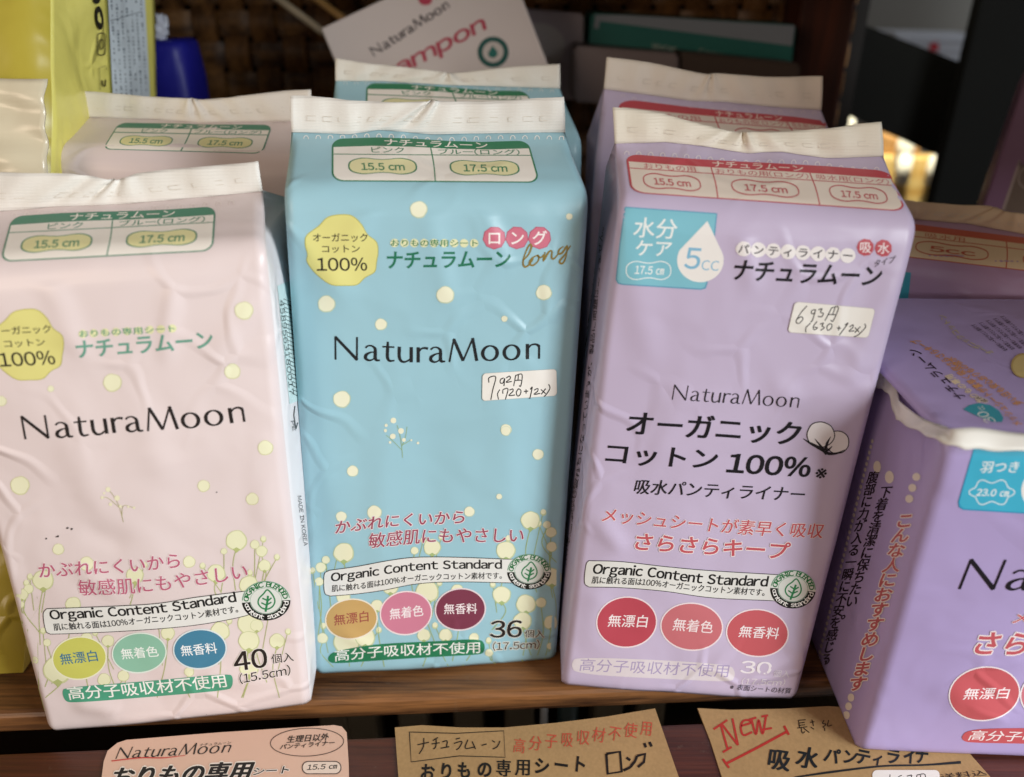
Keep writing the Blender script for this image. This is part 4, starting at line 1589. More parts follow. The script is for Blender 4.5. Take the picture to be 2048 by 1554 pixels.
# ------------------------------------------------------------------ wide lavender packs on the right
KE = crop(1580, 860, 2.239)
KT = crop(1700, 600, 5.18)
FBL = at_z(1716, 1503, .0006)
Hh = .1315
fold = np.array([FBL[0] + .0005, FBL[1] + .001, Hh])
Wd = .165
fr = unit([1, -.03, 0])
wide = Pack('pad_pack', 'wide purple winged pad pack standing at the right edge on the slat with the cards', GRP,
            [fold, fold + fr * Wd, FBL + fr * Wd, FBL], 'b09fce', 'e3dfd8',
            [project(fold + np.array([-.006, .098, .006])), project(fold + fr * Wd + np.array([0, .098, .006]))], None, seed=53, seal_dy=.098, depth=.098,
            seal=False, pinch=.05, bulge=.005, creases=[(.1, .3, .3, .12, .0009, .006), (.35, .9, .2, .6, .0008, .008)])
es = Surf(wide.side(False), (0, 0), (1, 1), (20, 50))
p = Print('side_lettering', es, wide.root, base=3e-4)
P0, P1 = KE([(370, 50), (110, 1095)])
for i in range(42):
    t = i / 41
    x, y = P0[0] + (P1[0] - P0[0]) * t, P0[1] + (P1[1] - P0[1]) * t
    p.ell((x, y), 2.6, 4.2, 'e2d6c6', 0, 12)
for x, y, rx, ry in [(392, 165, 17, 27), (447, 211, 20, 28), (568, 210, 18, 18), (550, 259, 18, 18), (536, 308, 18, 18), (275, 1198, 15, 18), (264, 1237, 15, 18), (255, 1277, 15, 18)]:
    (cx, cy, a, c), = KE([(x, y, rx, ry)])
    p.ell((cx, cy), a, c, 'e4d9ca', 0, 20)
a, c = KE([(517, 405), (306, 1135)])
p.vtext('こんな人におすすめします', a, c, 37, 33, 'b95a5c', .024, (1, -.05), 'ece2da', .05)
a, c = KE([(430, 278), (262, 820)])
p.vtext('下着を清潔に保ちたい。', a, c, 25, 28, '2a1c25', .02, (1, -.05))
a, c = KE([(373, 212), (148, 1080)])
p.vtext('腹部に力が入る一瞬に不安を感じる。', a, c, 23, 27, '2a1c25', .02, (1, -.05))
p.build()
p = wide.pr('wing_label')
p.poly(KE(dense([(822, 80), (1330, 90), (1325, 372), (1048, 374), (775, 357), (756, 345), (752, 322)], 8)), '2f93bd')
p.poly(KE(dense([(826, 80), (1326, 90), (1321, 366), (1048, 368), (778, 351), (762, 340), (758, 322)], 8)), '45b3d2')
p.text('羽つき', KE([(847, 190), (1016, 190)]), 23, 'eef3f2', .018)
c = KE([(903, 278)])[0]
p.stroke([(c[0] + (42 + 3.5 * math.cos(6 * t)) * math.cos(t), c[1] + (23 + 4.5 * math.cos(6 * t)) * math.sin(t)) for t in np.linspace(0, 6.283, 60, endpoint=False)], 1.8, 'eef3f2', closed=True)
p.text('23.0 ㎝', KE([(830, 294), (975, 298)]), 15, 'eef3f2', .018)
c = KE([(1120, 270)])[0]
p.ell(c, 38, 40, 'f0ece8')
p.text('30', KE([(1070, 300), (1130, 300)]), 26, '52aed0', .01)
p.text('cc', KE([(1135, 300), (1170, 300)]), 12, '52aed0', .01)
p.build()
p = wide.pr('brand_lettering')
brand(p, KE([(748, 712), (2200, 735)]), 65, '1f1b22', .95)
p.build()
p = wide.pr('slogan')
p.text('メッシュシートが素早く吸収', KE([(992, 866), (2000, 880)]), 27, 'c25a62', .016, outline='ece0e2', ow=.035)
p.text('さらさらキープ', KE([(812, 1003), (1720, 1020)]), 51, 'c25a62', .024, outline='ece0e2', ow=.035)
p.build()
claim_badges(wide, [(870, 1180, 157, 118, -8, 'c75d63', 'f0e6ea', 'f4eaec', '無漂白', [(772, 1206), (972, 1202)], 24),
                    (1190, 1185, 157, 118, -4, 'cf7b86', 'f0e6ea', 'f4eaec', '無着色', [(1092, 1208), (1290, 1208)], 24)], KE)
outlined_pill(wide, 'material_claim', [(768, 1370), (792, 1345), (900, 1333), (1400, 1335)], [(1400, 1412), (1000, 1402), (800, 1399), (772, 1388)], KE,
              'c5595f', '高分子吸収材不使用', [(793, 1388), (1250, 1398), (1500, 1398)], 23, 'f0e4e4')
# print on the upper face, reading away from the camera
p = wide.pr('top_lettering')
p.text('ナチュラムーン', KT([(1210, 1010), (690, 500)]), 20, '2a1a24', .012, up=(-1, .28))
p.poly(KT(dense([(1170, 1135), (1235, 1092), (1330, 1070), (1450, 1090), (1545, 1150), (1588, 1225), (1572, 1268), (1480, 1266), (1330, 1212)], 3)), '3f94a4')
p.text('30', KT([(1520, 1262), (1400, 1150)]), 20, 'e4e2dc', .0, up=(-1, .25))
p.text('cc', KT([(1400, 1135), (1370, 1098)]), 10, 'e4e2dc', .0, up=(-1, .25))
p.text('おりもの専用', KT([(1400, 1050), (1050, 770)]), 15, 'e2cfae', .04, up=(-1, .3))
p.text('吸水', KT([(1440, 1050), (1330, 1000)]), 11, '3c2630', .02, up=(-1, .3), outline='e2d2c0', ow=.08)
p.text('メッシュシートが素早く吸収さらさらキープ', KT([(1790, 1290), (1500, 1000), (1000, 590), (700, 405)]), 17, 'd39a68', .03, up=(-1, .35))
p.text('多い日も安心おりもの吸水', KT([(1800, 1075), (1500, 860), (1060, 590)]), 17, 'd39a68', .03, up=(-1, .35))
p.text('オーガニックコットン', KT([(1500, 545), (1200, 400), (970, 150)]), 13, 'c4b89a', .04, up=(-1, .4))
for i in range(5):
    p.text('吸水専用シート肌にやさしい素材です', KT([(1640 + i * 75, 520 - i * 12), (1290 + i * 75, 250 - i * 22)]), 9, '3a2530', .004, up=(-1, .4))
p.ell(KT([(1800, 685)])[0], 26, 25, 'b79d66', 0, 30)
p.ell(KT([(1803, 690)])[0], 23, 22, 'cdb87e', 0, 30)
p.build()
# pale heat-sealed fin that runs down the back left edge and along the front top edge
up_l = [(1756, 716), (1770, 733), (1787, 764), (1794, 789), (1801, 808), (1845, 834), (1889, 857), (1905, 853), (1960, 857), (2060, 865), (2180, 872)]
lo_l = [(1742, 768), (1756, 776), (1773, 787), (1786, 826), (1798, 842), (1833, 861), (1868, 878), (1912, 893), (1960, 897), (2060, 902), (2180, 908)]
dy = [.055, .050, .044, .034, .028, .014, .002, -.002, -.002, -.003, -.004]
U = smooth_line([at_y(x, y, fold[1] + d) for (x, y), d in zip(up_l, dy)], 80)
Lo = smooth_line([at_y(x, y, fold[1] + d - .004) for (x, y), d in zip(lo_l, dy)], 80)
b = bmesh.new()
rows = []
for w in np.linspace(0, 1, 5):
    rows.append([b.verts.new(U[i] * (1 - w) + Lo[i] * w + np.array([0, -.0003 * math.sin(math.pi * w) - .0014 - .00025 * math.sin(i * .33) * (1 - w), .0004 + .0005 * math.sin(i * .41 + 1) * (1 - w) + .0003 * math.sin(i * .83) * w])) for i in range(len(U))])
for r0, r1 in zip(rows[:-1], rows[1:]):
    for i in range(len(U) - 1):
        b.faces.new((r1[i], r1[i + 1], r0[i + 1], r0[i]))
bmesh.ops.recalc_face_normals(b, faces=list(b.faces))
bmesh.ops.solidify(b, geom=list(b.faces), thickness=.0005)
bm_obj('seal_strip', b, film('e6e2da', .5, .5, .03), wide.root, smooth=True)

wideb = Pack('pad_pack', 'wide purple pack at the right edge behind the winged pad pack', GRP, back_corners((1775, 512), (2330, 580), .325, .318), 'b08fae', 'dcc3a4',
             [(1790, 432), (1845, 440), (1935, 447), (2048, 468), (2310, 500)], [(1782, 398), (1834, 402), (1978, 413), (2011, 424), (2060, 426), (2310, 440)], seed=61, depth=.06)
size_chart(wideb, Quad((1800, 445), (2300, 507), (2310, 572), (1790, 512)), 'c0604a', [0, .41, .80, 1],
           ('ナチュラムーン', .5, .8, [('吸水用', .1, .25), ('羽つき', .5, .64)], ['5cc', '23.0 cm', '5cc']), None, 'dfc7a4')
p = wideb.pr('care_label')
p.poly([(1770, 540), (1822, 545), (1812, 640), (1770, 640)], '45a3b5')
p.build()

# ------------------------------------------------------------------ price cards on the front slat
def card(name, label, outline, M, mat, z=.0008):
    P = np.array(M(outline))
    V = [at_z(x, y, z) for x, y in P]
    c = np.mean(V, axis=0)
    root = thing(name, label, 'price card', (c[0], c[1], 0), 'price cards on the front slat')
    n = len(V)
    V2 = [v - np.array([0, 0, .0007]) for v in V]
    b = bmesh.new()
    top = [b.verts.new(v) for v in V]
    bot = [b.verts.new(v) for v in V2]
    b.faces.new(top)
    b.faces.new(bot[::-1])
    for i in range(n):
        j = (i + 1) % n
        b.faces.new((top[j], top[i], bot[i], bot[j]))
    bmesh.ops.recalc_face_normals(b, faces=list(b.faces))
    bm_obj('card_sheet', b, mat, root)
    s = plane_surf((c[0], c[1], z), (.2, 0, 0), (0, .2, 0))
    return root, s


KP = crop(0, 1280, 2048 / 720)
KK = crop(700, 1280, 2048 / 700)
KN = crop(1360, 1380, 2048 / 688)
root, s = card('price_card', 'pink rounded card printed with bold black lettering, left of the kraft cards',
               [(668, 585), (720, 568), (1250, 525), (1900, 484), (1945, 492), (1972, 525), (1983, 700), (1990, 1100), (530, 1150), (590, 690), (612, 630)], KP, paint('dfb8a3', .5, .04, 60))
p = Print('printed_lettering', s, root, base=1.5e-4, bump=0)
brand(p, KP([(655, 678), (1302, 640)]), 25, '33302f', .9)
p.text('ナチュラムーン', KP([(1135, 606), (1312, 592)]), 5.5, '4a4442', .004)
p.stroke(KP([(635, 690), (800, 672), (930, 672), (1055, 658)]), 2.0, 'c9443f', taper=.6)
c = KP([(1747, 583, 208, 62)])[0]
p.stroke([(c[0] + c[2] * math.cos(t), c[1] + (c[3] + 6) * math.sin(t) - .03 * (c[2] * math.cos(t))) for t in np.linspace(0, 6.283, 60, endpoint=False)], 1.3, '4a3b36', closed=True)
p.text('生理日以外', KP([(1630, 588), (1866, 572)]), 15, '332d2b', .02)
p.text('パンティライナー', KP([(1590, 626), (1900, 600)]), 11, '332d2b', .014)
p.poly(KP(dense(rrect(1718, 690, 1942, 765, 36, 34), 3)), '5a4a44')
p.poly(KP(dense(rrect(1723, 695, 1937, 760, 33, 31), 3)), 'e9d3c4')
p.text('15.5 ㎝', KP([(1745, 742), (1915, 734)]), 11, '37302d', .02)
p.text('おりもの専用', KP([(620, 838), (1405, 800)]), 42, '2a2625', .05, outline='efe2d8', ow=.05)
p.text('シート', KP([(1435, 772), (1640, 760)]), 15, '332d2b', .02, outline='efe2d8', ow=.08)
p.build()

root, s = card('price_card', 'kraft paper card with a boxed heading and red handwriting, middle of the three',
               [(262, 512), (420, 498), (650, 512), (900, 512), (1200, 485), (1500, 448), (1785, 400), (1920, 790), (2040, 1150), (300, 1150), (283, 800)], KK, kraft('kraft_card', 'ab8a5f'))
p = Print('handwriting', s, root, base=1.5e-4, bump=0)
p.stroke(KK([(348, 540), (620, 548), (900, 533), (908, 688), (640, 680), (358, 715), (348, 540)]), 1.6, '25211d', smooth=False)
for st in ([(395, 615), (462, 600)], [(432, 575), (430, 625), (405, 668)], [(485, 590), (515, 572)], [(478, 610), (525, 603)], [(505, 582), (502, 625), (488, 640)],
           [(540, 598), (568, 592), (565, 628)], [(530, 635), (582, 626)], [(618, 582), (645, 575)], [(608, 607), (655, 595), (640, 630), (622, 645)],
           [(690, 585), (675, 635), (728, 628)], [(715, 595), (735, 640)], [(770, 618), (800, 610)], [(832, 590), (848, 600)], [(835, 640), (862, 625), (878, 592)]):
    p.stroke(KK(st), 2.1, '25211d')
rnd = random.Random(7)
for i, ch in enumerate('高分子吸収材不使用'):
    x = 992 + i * 93
    y = 622 - i * 12.5
    p.char(ch, KK([(x, y + rnd.uniform(-6, 6))])[0], 27 + rnd.uniform(-2, 2), 32, 'c0553f', .002, up=(.12 + rnd.uniform(-.05, .05), -1))
for i, ch in enumerate('おりもの専用シート'):
    p.char(ch, KK([(450 + i * 112 + rnd.uniform(-6, 6), 775 - i * 6)])[0], 32 + rnd.uniform(-3, 3), 36, '211d1a', .03 if i not in (4, 5) else .02, up=(.06 + rnd.uniform(-.08, .08), -1))
for st in ([(1500, 668), (1508, 785), (1590, 772), (1580, 655), (1500, 668)], [(1618, 690), (1640, 705)], [(1600, 765), (1640, 745), (1662, 715)],
           [(1680, 680), (1665, 715), (1645, 735)], [(1680, 680), (1728, 668), (1720, 715), (1685, 745)], [(1722, 605), (1732, 630)], [(1752, 598), (1765, 625)]):
    p.stroke(KK(st), 5.2, '211d1a', smooth=len(st) == 3)
p.build()

root, s = card('price_card', 'kraft paper card with red NEW lettering partly under the wide purple pack',
               [(105, 108), (300, 118), (600, 112), (880, 96), (1500, 130), (1720, 372), (1850, 520), (2010, 720), (320, 740), (250, 518), (180, 300)], KN, kraft('kraft_card', 'ab8a5f'), z=.0006)
p = Print('handwriting', s, root, base=1.2e-4, bump=0)
for st in ([(200, 235), (282, 180)], [(242, 205), (285, 358)], [(255, 372), (308, 340)], [(250, 205), (345, 330)], [(345, 330), (312, 170)],
           [(365, 215), (425, 195), (400, 180), (372, 190), (362, 225), (378, 270), (430, 252)], [(425, 172), (452, 265), (468, 180), (492, 262), (512, 158)], [(408, 180), (455, 165)], [(485, 160), (525, 152)], [(480, 240), (548, 228)]):
    p.stroke(KN(st), 4.2, 'b2352f', n=24)
p.stroke(KN([(275, 440), (450, 350), (635, 250)]), 5.0, 'b2352f')
p.stroke(KN([(255, 412), (292, 465)]), 4.4, 'b2352f')
p.stroke(KN([(620, 215), (648, 268)]), 4.4, 'b2352f')
for st in ([(705, 180), (712, 225)], [(708, 182), (748, 178)], [(710, 198), (742, 194)], [(712, 212), (745, 208)], [(698, 228), (758, 220)], [(722, 228), (728, 258), (745, 248)], [(735, 228), (770, 255)],
           [(775, 195), (800, 190)], [(785, 178), (795, 215)], [(778, 222), (798, 235)], [(858, 180), (848, 200), (868, 205), (850, 225)], [(860, 225), (862, 245)], [(885, 180), (878, 215), (905, 210)]):
    p.stroke(KN(st), 1.7, '2a241f')
rnd = random.Random(17)
for i, (ch, x, y) in enumerate([('吸', 590, 415), ('水', 760, 405), ('パ', 905, 392), ('ン', 1012, 398), ('テ', 1090, 398), ('ィ', 1180, 410), ('ラ', 1270, 395), ('イ', 1370, 395), ('ナ', 1440, 392)]):
    p.char(ch, KN([(x, y)])[0], [48, 46, 32, 30, 32, 24, 30, 28, 28][i], [46, 46, 34, 32, 34, 28, 34, 34, 34][i], '24282a', .03, up=(.15 + rnd.uniform(-.1, .1), -1))
p.stroke(KN([(680, 522), (900, 490), (1200, 455), (1450, 448), (1672, 432)]), [3, 4.5, 3.5, 3.5, 5.5], '24282a')
p.text('送料込', KN([(1560, 540), (1830, 510)]), 14, '2a2622', .004, slant=.1)
lblp = Print('price_sticker', s, root, base=2.6e-4, bump=0)
lblp.poly(KN(dense(rrect(1145, 478, 1545, 640, 30, 28), 4)), 'ece6dd')
st_o = lblp.build()
p.build()
p = Print('handwriting', s, st_o, base=3.6e-4, bump=0)
for st in ([(1250, 505), (1245, 560)], [(1320, 510), (1300, 520), (1310, 545), (1330, 520), (1322, 570)], [(1350, 515), (1380, 510), (1360, 550), (1390, 548)], [(1410, 508), (1405, 570)], [(1410, 508), (1458, 505), (1455, 570)], [(1432, 508), (1430, 540)], [(1410, 540), (1456, 538)]):
    p.stroke(KN(st), 1.8, '2a2622')
p.build()

# ------------------------------------------------------------------ yellow bag at the left
def quad_grid(c00, c10, c11, c01, nu, nv, fn=None):
    g = []
    for j in range(nv + 1):
        for i in range(nu + 1):
            u, v = i / nu, j / nv
            p = c00 * (1 - u) * (1 - v) + c10 * u * (1 - v) + c11 * u * v + c01 * (1 - u) * v
            g.append(p + (fn(u, v) if fn else 0))
    f = [(j * (nu + 1) + i, j * (nu + 1) + i + 1, (j + 1) * (nu + 1) + i + 1, (j + 1) * (nu + 1) + i) for j in range(nv) for i in range(nu)]
    return g, f


yb = at_z(46, 1345, .0006)
yt = at_y(101, -60, .345)
yroot = thing('snack_bag', 'yellow plastic bag with small print on its side at the left edge', 'bag', (yb[0] - .05, yb[1] + .05, 0))
ym = at_y(103, 285, .318)
prof = [yb, yb * .45 + ym * .55 + np.array([.002, 0, 0]), ym, at_y(101, 120, .331), yt]
rear_t = at_y(309, -60, .445)
rear = [np.array([at_y(312, 200, .43)[0] - .01, .415, .0006]), at_y(300, 420, .42), at_y(313, 250, .427), at_y(312, 120, .437), rear_t]
PR, RR = smooth_line(prof, 40), smooth_line(rear, 40)
n = min(len(PR), len(RR))
PR, RR = PR[:n], RR[:n]


def side_pt(u, v):
    u, v = np.asarray(u, float), np.asarray(v, float)
    k = np.linspace(0, 1, n)
    a = np.stack([np.interp(v, k, PR[:, i]) for i in range(3)], -1)
    c = np.stack([np.interp(v, k, RR[:, i]) for i in range(3)], -1)
    w = u[..., None]
    p = a * (1 - w) + c * w
    bow = -.0014 * np.sin(math.pi * np.clip(u, 0, 1)) - .0016 * np.sin(7 * u + 9 * v) * np.sin(math.pi * np.clip(u, 0, 1)) + .0010 * np.sin(17 * v - 5 * u) * np.sin(math.pi * np.clip(u, 0, 1))
    return p + np.stack([bow, 0 * bow, 0 * bow], -1)


nu, nv = 26, 60
W = .20
V, Fc = [], []
for j in range(nv + 1):
    v = j / nv
    a = side_pt(np.zeros(1), np.full(1, v))[0]
    c = side_pt(np.ones(1), np.full(1, v))[0]
    row = [a + np.array([-W * (1 - i / 12), .004 * math.sin(math.pi * i / 12) * -1 + .0012 * math.sin(i * 1.7 + j * .5) * math.sin(math.pi * i / 12), 0]) for i in range(12)]
    row += [side_pt(np.full(1, i / nu), np.full(1, v))[0] for i in range(nu + 1)]
    row += [c + np.array([-W * i / 8, 0, 0]) for i in range(1, 9)]
    V += row
    m = len(row)
for j in range(nv):
    for i in range(m):
        k = (i + 1) % m
        Fc.append((j * m + i, j * m + k, (j + 1) * m + k, (j + 1) * m + i))
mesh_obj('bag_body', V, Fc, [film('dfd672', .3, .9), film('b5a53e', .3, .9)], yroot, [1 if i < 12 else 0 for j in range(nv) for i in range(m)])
ysurf = Surf(side_pt, (0, 0), (1, 1), (24, 60))
KY = crop(180, 0, 1088 / 140)
p = Print('nutrition_panel', ysurf, yroot, base=1e-3, step=20)
p.poly(dense([(209, -40), (284, -40), (296, 195), (222, 200)], 6), 'c9d3da')
p.stroke(KY([(280, 318), (760, 180)]), 1.6, '6d7780', smooth=False)
rnd = random.Random(3)
for i in range(30):
    for k in range(7):
        y = -30 + i * 7.4 + rnd.uniform(-1, 1)
        x = 216 + i * .42 + k * 10
        if y < 190 and rnd.random() < .8:
            p.stroke([(x, y), (x + rnd.uniform(.5, 1), y + rnd.uniform(3, 6))], rnd.uniform(2, 5), rnd.choice(['8b959e', '79838c', '98a1a8']), smooth=False)
p.stroke([(206, -40), (219, 195)], 1.6, '8d8f4a', smooth=False)
p.build()
p = Print('bag_symbols', ysurf, yroot, base=1e-3, step=20)
p.ell((189, -2), 7, 9, '26241c')
(x, y), = KY([(110, 270)])
p.ell((x, y), 8, 23.5, '26241c', -6)
p.poly(KY([(85, 205), (110, 190), (118, 240), (140, 280), (135, 350), (110, 340), (85, 300)]), 'd9d27a', 24)
P = KY(rrect(83, 505, 203, 850, 34, 60))
p.stroke(P, 1.8, '2e2c22', closed=True, smooth=False)
c = KY([(145, 680, 32, 78)])[0]
p.stroke([(c[0] + c[2] * math.cos(t), c[1] + c[3] * math.sin(t)) for t in np.linspace(0, 6.28, 30, endpoint=False)], 1.6, '2e2c22', closed=True)
p.stroke(KY([(130, 1400), (112, 1055), (215, 1018), (232, 1090)]), .9, '6c6a3a', smooth=False)
p.stroke(KY([(155, 1250), (165, 1320), (185, 1335), (205, 1330), (210, 1240)]), 2.2, '4a4828')
p.build()
# the see-through lower sleeve
s0 = at_y(-140, 157, .322)
w0 = [at_y(-140, 150, .323), at_y(104, 158, .323), at_y(107, 272, .312), at_y(104, 360, .308), at_y(-140, 360, .308)]
g, f = quad_grid(w0[4], w0[3], w0[1], w0[0], 24, 20, lambda u, v: np.array([0, -.004 - .003 * math.sin(math.pi * u) - .0012 * math.sin(9 * u + 7 * v) - .0009 * math.sin(21 * v + 3 * u), 0]))
b = bmesh.new()
bv = [b.verts.new(x) for x in g]
for q in f:
    b.faces.new([bv[i] for i in q])
bmesh.ops.recalc_face_normals(b, faces=list(b.faces))
bmesh.ops.solidify(b, geom=list(b.faces), thickness=.0008)
bm_obj('bag_sleeve', b, film('d6cbb0', .25, 1.0, .1), yroot, smooth=True)

# ------------------------------------------------------------------ behind the packs
# small deep blue bag with a torn white flap
c = at_y(354, 150, .50)
root = thing('blue_bag', 'small deep blue plastic bag behind the yellow bag', 'bag', (c[0], c[1], c[2] - .10))
g, V, Fc = [], [], []
prof = [(-.1, .8), (-.09, 1), (-.03, 1), (.0, 1.0), (.0135, .97), (.0175, .90), (.0195, .7), (.0195, .02)]
m = 28
for (z, k) in prof:
    for i in range(m):
        t = 2 * math.pi * i / m
        x = .0132 * k * math.copysign(abs(math.cos(t)) ** .6, math.cos(t))
        y = .018 * k * math.copysign(abs(math.sin(t)) ** .6, math.sin(t))
        V.append(c + np.array([x + .0008 * math.sin(5 * t + z * 200), y, z]))
for j in range(len(prof) - 1):
    for i in range(m):
        k = (i + 1) % m
        Fc.append((j * m + i, j * m + k, (j + 1) * m + k, (j + 1) * m + i))
mesh_obj('bag_body', V, Fc, film('191a86', .5, .9), root)
b = bmesh.new()
bmesh.ops.create_icosphere(b, subdivisions=4, radius=1)
fc = at_y(322, 58, .494)
for v in b.verts:
    x, y, z = v.co
    k = 1 + .22 * math.sin(5 * x + 4 * z) * math.cos(6 * z - 3 * y) + .12 * math.sin(13 * x + 9 * z)
    v.co = Vector(fc + np.array([.0042 * x * k + .0016 * z, .003 * y * k, .0075 * z * k]))
bm_obj('torn_flap', b, film('c3c6d2', .35, .6), root, smooth=True)

# woven basket that holds the boxes
def basket(y0, x0, x1, z0, z1, label):
    root = thing('woven_basket', label, 'basket', ((x0 + x1) / 2, y0 + .02, 0))
    pitch, nx = .021, int((x1 - x0) / .021)
    nz = int((z1 - z0) / .021)
    b = bmesh.new()
    for i in range(nx):
        cx = x0 + (i + .5) * pitch
        pts = []
        for j in range(nz * 6 + 1):
            z = z0 + j * pitch / 6
            pts.append((cx, y0 + .003 * math.sin(math.pi * (z - z0) / pitch + math.pi * i), z))
        prev = None
        for (x, y, z) in pts:
            cur = [b.verts.new((x + dx, y - .0012 * (1 - (dx / .0085) ** 2), z)) for dx in (-.0085, -.003, .003, .0085)]
            if prev:
                for k in range(3):
                    b.faces.new((prev[k], prev[k + 1], cur[k + 1], cur[k]))
            prev = cur
    bm_obj('upright_canes', b, wood('cane_upright', '3d2410', '94683a', .45, 2), root, smooth=True)
    b = bmesh.new()
    for j in range(nz):
        cz = z0 + (j + .5) * pitch
        prev = None
        for i in range(nx * 6 + 1):
            x = x0 + i * pitch / 6
            y = y0 - .003 * math.sin(math.pi * (x - x0) / pitch + math.pi * j)
            cur = [b.verts.new((x, y - .0012 * (1 - (dz / .0085) ** 2), cz + dz)) for dz in (-.0085, -.003, .003, .0085)]
            if prev:
                for k in range(3):
                    b.faces.new((prev[k], cur[k], cur[k + 1], prev[k + 1]))
            prev = cur
    bm_obj('woven_canes', b, wood('cane_weave', '42270f', 'a27440', .42, 0), root, smooth=True)
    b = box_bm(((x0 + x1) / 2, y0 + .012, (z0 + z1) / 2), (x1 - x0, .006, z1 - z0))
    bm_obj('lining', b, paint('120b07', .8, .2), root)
    return root


basket(.64, -.36, .262, -.02, .42, 'dark woven cane basket behind the packs')

# two thin rods leaning across the basket
for (a, c, r, hexs, lab) in (((534, -20), (648, 66), .0024, 'b9a98f', 'pale wooden rod slanting behind the boxed tampons'), ((618, -14), (690, 40), .0024, 'b08a55', 'tan wooden rod slanting beside the tilted white box')):
    A, B = at_y(*a, .56), at_y(*c, .545)
    A = A + (A - B) * .6
    d = unit(B - A)
    L = np.linalg.norm(B - A)
    e1 = unit(np.cross(d, [0, 1, 0]))
    e2 = np.cross(d, e1)
    V, Fc = [], []
    for j in range(9):
        for i in range(12):
            t = 2 * math.pi * i / 12
            V.append(A + d * L * j / 8 + r * (e1 * math.cos(t) + e2 * math.sin(t)))
    for j in range(8):
        for i in range(12):
            k = (i + 1) % 12
            Fc.append((j * 12 + i, j * 12 + k, (j + 1) * 12 + k, (j + 1) * 12 + i))
    Fc += [tuple(range(11, -1, -1)), tuple(range(96, 108))]
    tag(mesh_obj('wooden_rod', V, Fc, paint(hexs, .45, .1), loc=A), lab, 'rod')

# tilted white tampon box
Yb = .50
TLc, BLc = at_y(641, 56, Yb), at_y(700, 185, Yb - .012)
ex = unit(at_y(895, -64, Yb + .004) - at_y(641, 56, Yb))
ez = unit(BLc - TLc)
ez = unit(ez - ex * (ez @ ex))
ey = np.cross(ex, ez)
if ey[1] < 0:
    ey = -ey
Lx = .112
Lz = .085
cen = TLc + ex * Lx / 2 + ez * Lz / 2 + ey * .011
root = thing('tampon_box', 'white carton lying tilted with pink lettering, above the light blue packs', 'box', tuple(cen))
b = box_bm((0, 0, 0), (Lx, .022, Lz), bevel=.0012)
R = np.stack([ex, ey, ez], 1)
for v in b.verts:
    v.co = Vector(R @ np.array(v.co) + cen)
bmesh.ops.recalc_face_normals(b, faces=list(b.faces))
bm_obj('carton', b, paint('d9cfcd', .5, .04), root)
ts = plane_surf(TLc - ey * .0001, ex * Lx, ez * Lz, (0, 0), (1, 1))
KM = crop(620, 0, 2048 / 580)
p = Print('brand_lettering', ts, root, base=3e-4, step=30, bump=0)
UPM = (-.55, -.83)
brand(p, KM([(455, 400), (990, 52)]), 20, '5a5458', 1.5, up=UPM)
p.text('tampon', KM([(520, 625), (1255, 235)]), 37, 'b8475c', .03, up=(-.5, -.86), slant=.25)
p.ell(KM([(815, -5)])[0], 14, 12, 'b8475c')
p.build()
p = Print('certification_mark', ts, root, base=4e-4, step=30, bump=0)
x, y = KM([(1293, 368)])[0]
p.ell((x, y), 31, 31, '2c5c58')
p.ell((x, y), 21, 21, 'c9c2be')
p.poly([(x - 1, y - 13), (x + 8, y - 2), (x + 9, y + 6), (x + 2, y + 12), (x - 8, y + 10), (x - 10, y + 2)], '2f7069')
p.build()

# pale pack leaning behind, teal carton and grey pack under it
def carton(name, label, px, y, thick, hexs, part_mats=None, dyb=0.0):
    """upright box: front face corners TL TR BR BL on the photograph at depth y"""
    A = [at_y(*px[0], y + dyb), at_y(*px[1], y + dyb), at_y(*px[2], y), at_y(*px[3], y)]
    c = np.mean(A, axis=0)
    root = thing(name, label, 'box' if 'box' in name or 'carton' in name else 'pack', (c[0], c[1] + thick / 2, A[3][2]))
    b = bmesh.new()
    fr = [b.verts.new(q) for q in A]
    bk = [b.verts.new(q + np.array([0, thick, 0])) for q in A]
    b.faces.new(fr)
    b.faces.new(bk[::-1])
    for i in range(4):
        j = (i + 1) % 4
        b.faces.new((fr[j], fr[i], bk[i], bk[j]))
    bmesh.ops.recalc_face_normals(b, faces=list(b.faces))
    bmesh.ops.bevel(b, geom=list(b.edges), offset=.0015, segments=2, affect='EDGES')
    bm_obj('carton', b, hexs if not isinstance(hexs, str) else paint(hexs, .5, .06), root)
    s = plane_surf(A[3], A[2] - A[3], A[0] - A[3], (0, 0), (1, 1))
    return root, s


root, s = carton('pale_pack', 'pale mauve pack with a yellow spot leaning behind the tilted white box', [(985, 12), (1168, 28), (1165, 200), (985, 200)], .565, .03, film('b9aeb6', .45))
p = Print('printed_design', s, root, base=3e-4, step=30, bump=0)
p.ell((1078, 92), 52, 46, 'cfcac9')
p.poly([(1052, 128), (1072, 104), (1090, 116), (1098, 132), (1070, 140)], 'b89c3a')
p.build()
root, s = carton('teal_carton', 'dark teal carton with a grey top edge standing in the basket', [(1183, 26), (1594, 50), (1580, 175), (1172, 165)], .555, .05, '256f6a', dyb=.006)
p = Print('carton_edge', s, root, base=3e-4, step=30, bump=0)
p.poly(dense([(1184, 27), (1590, 49), (1584, 92), (1200, 42), (1195, 58), (1180, 56)], 4), '8d97a3')
p.build()
p = Print('carton_lettering', s, root, base=5e-4, step=30, bump=0)
p.text('Water', [(1303, 100), (1352, 105)], 14, '9fb0aa', .02)
p.text('to', [(1366, 108), (1386, 110)], 9, '8f9f96', .02)
p.text('Coney', [(1396, 110), (1458, 120)], 14, '8f9f96', .02)
p.build()
root, s = carton('grey_pack', 'dull grey pack lying under the dark teal carton', [(1150, 92), (1358, 108), (1358, 215), (1148, 205)], .525, .05, paint('84797a', .55, .06))
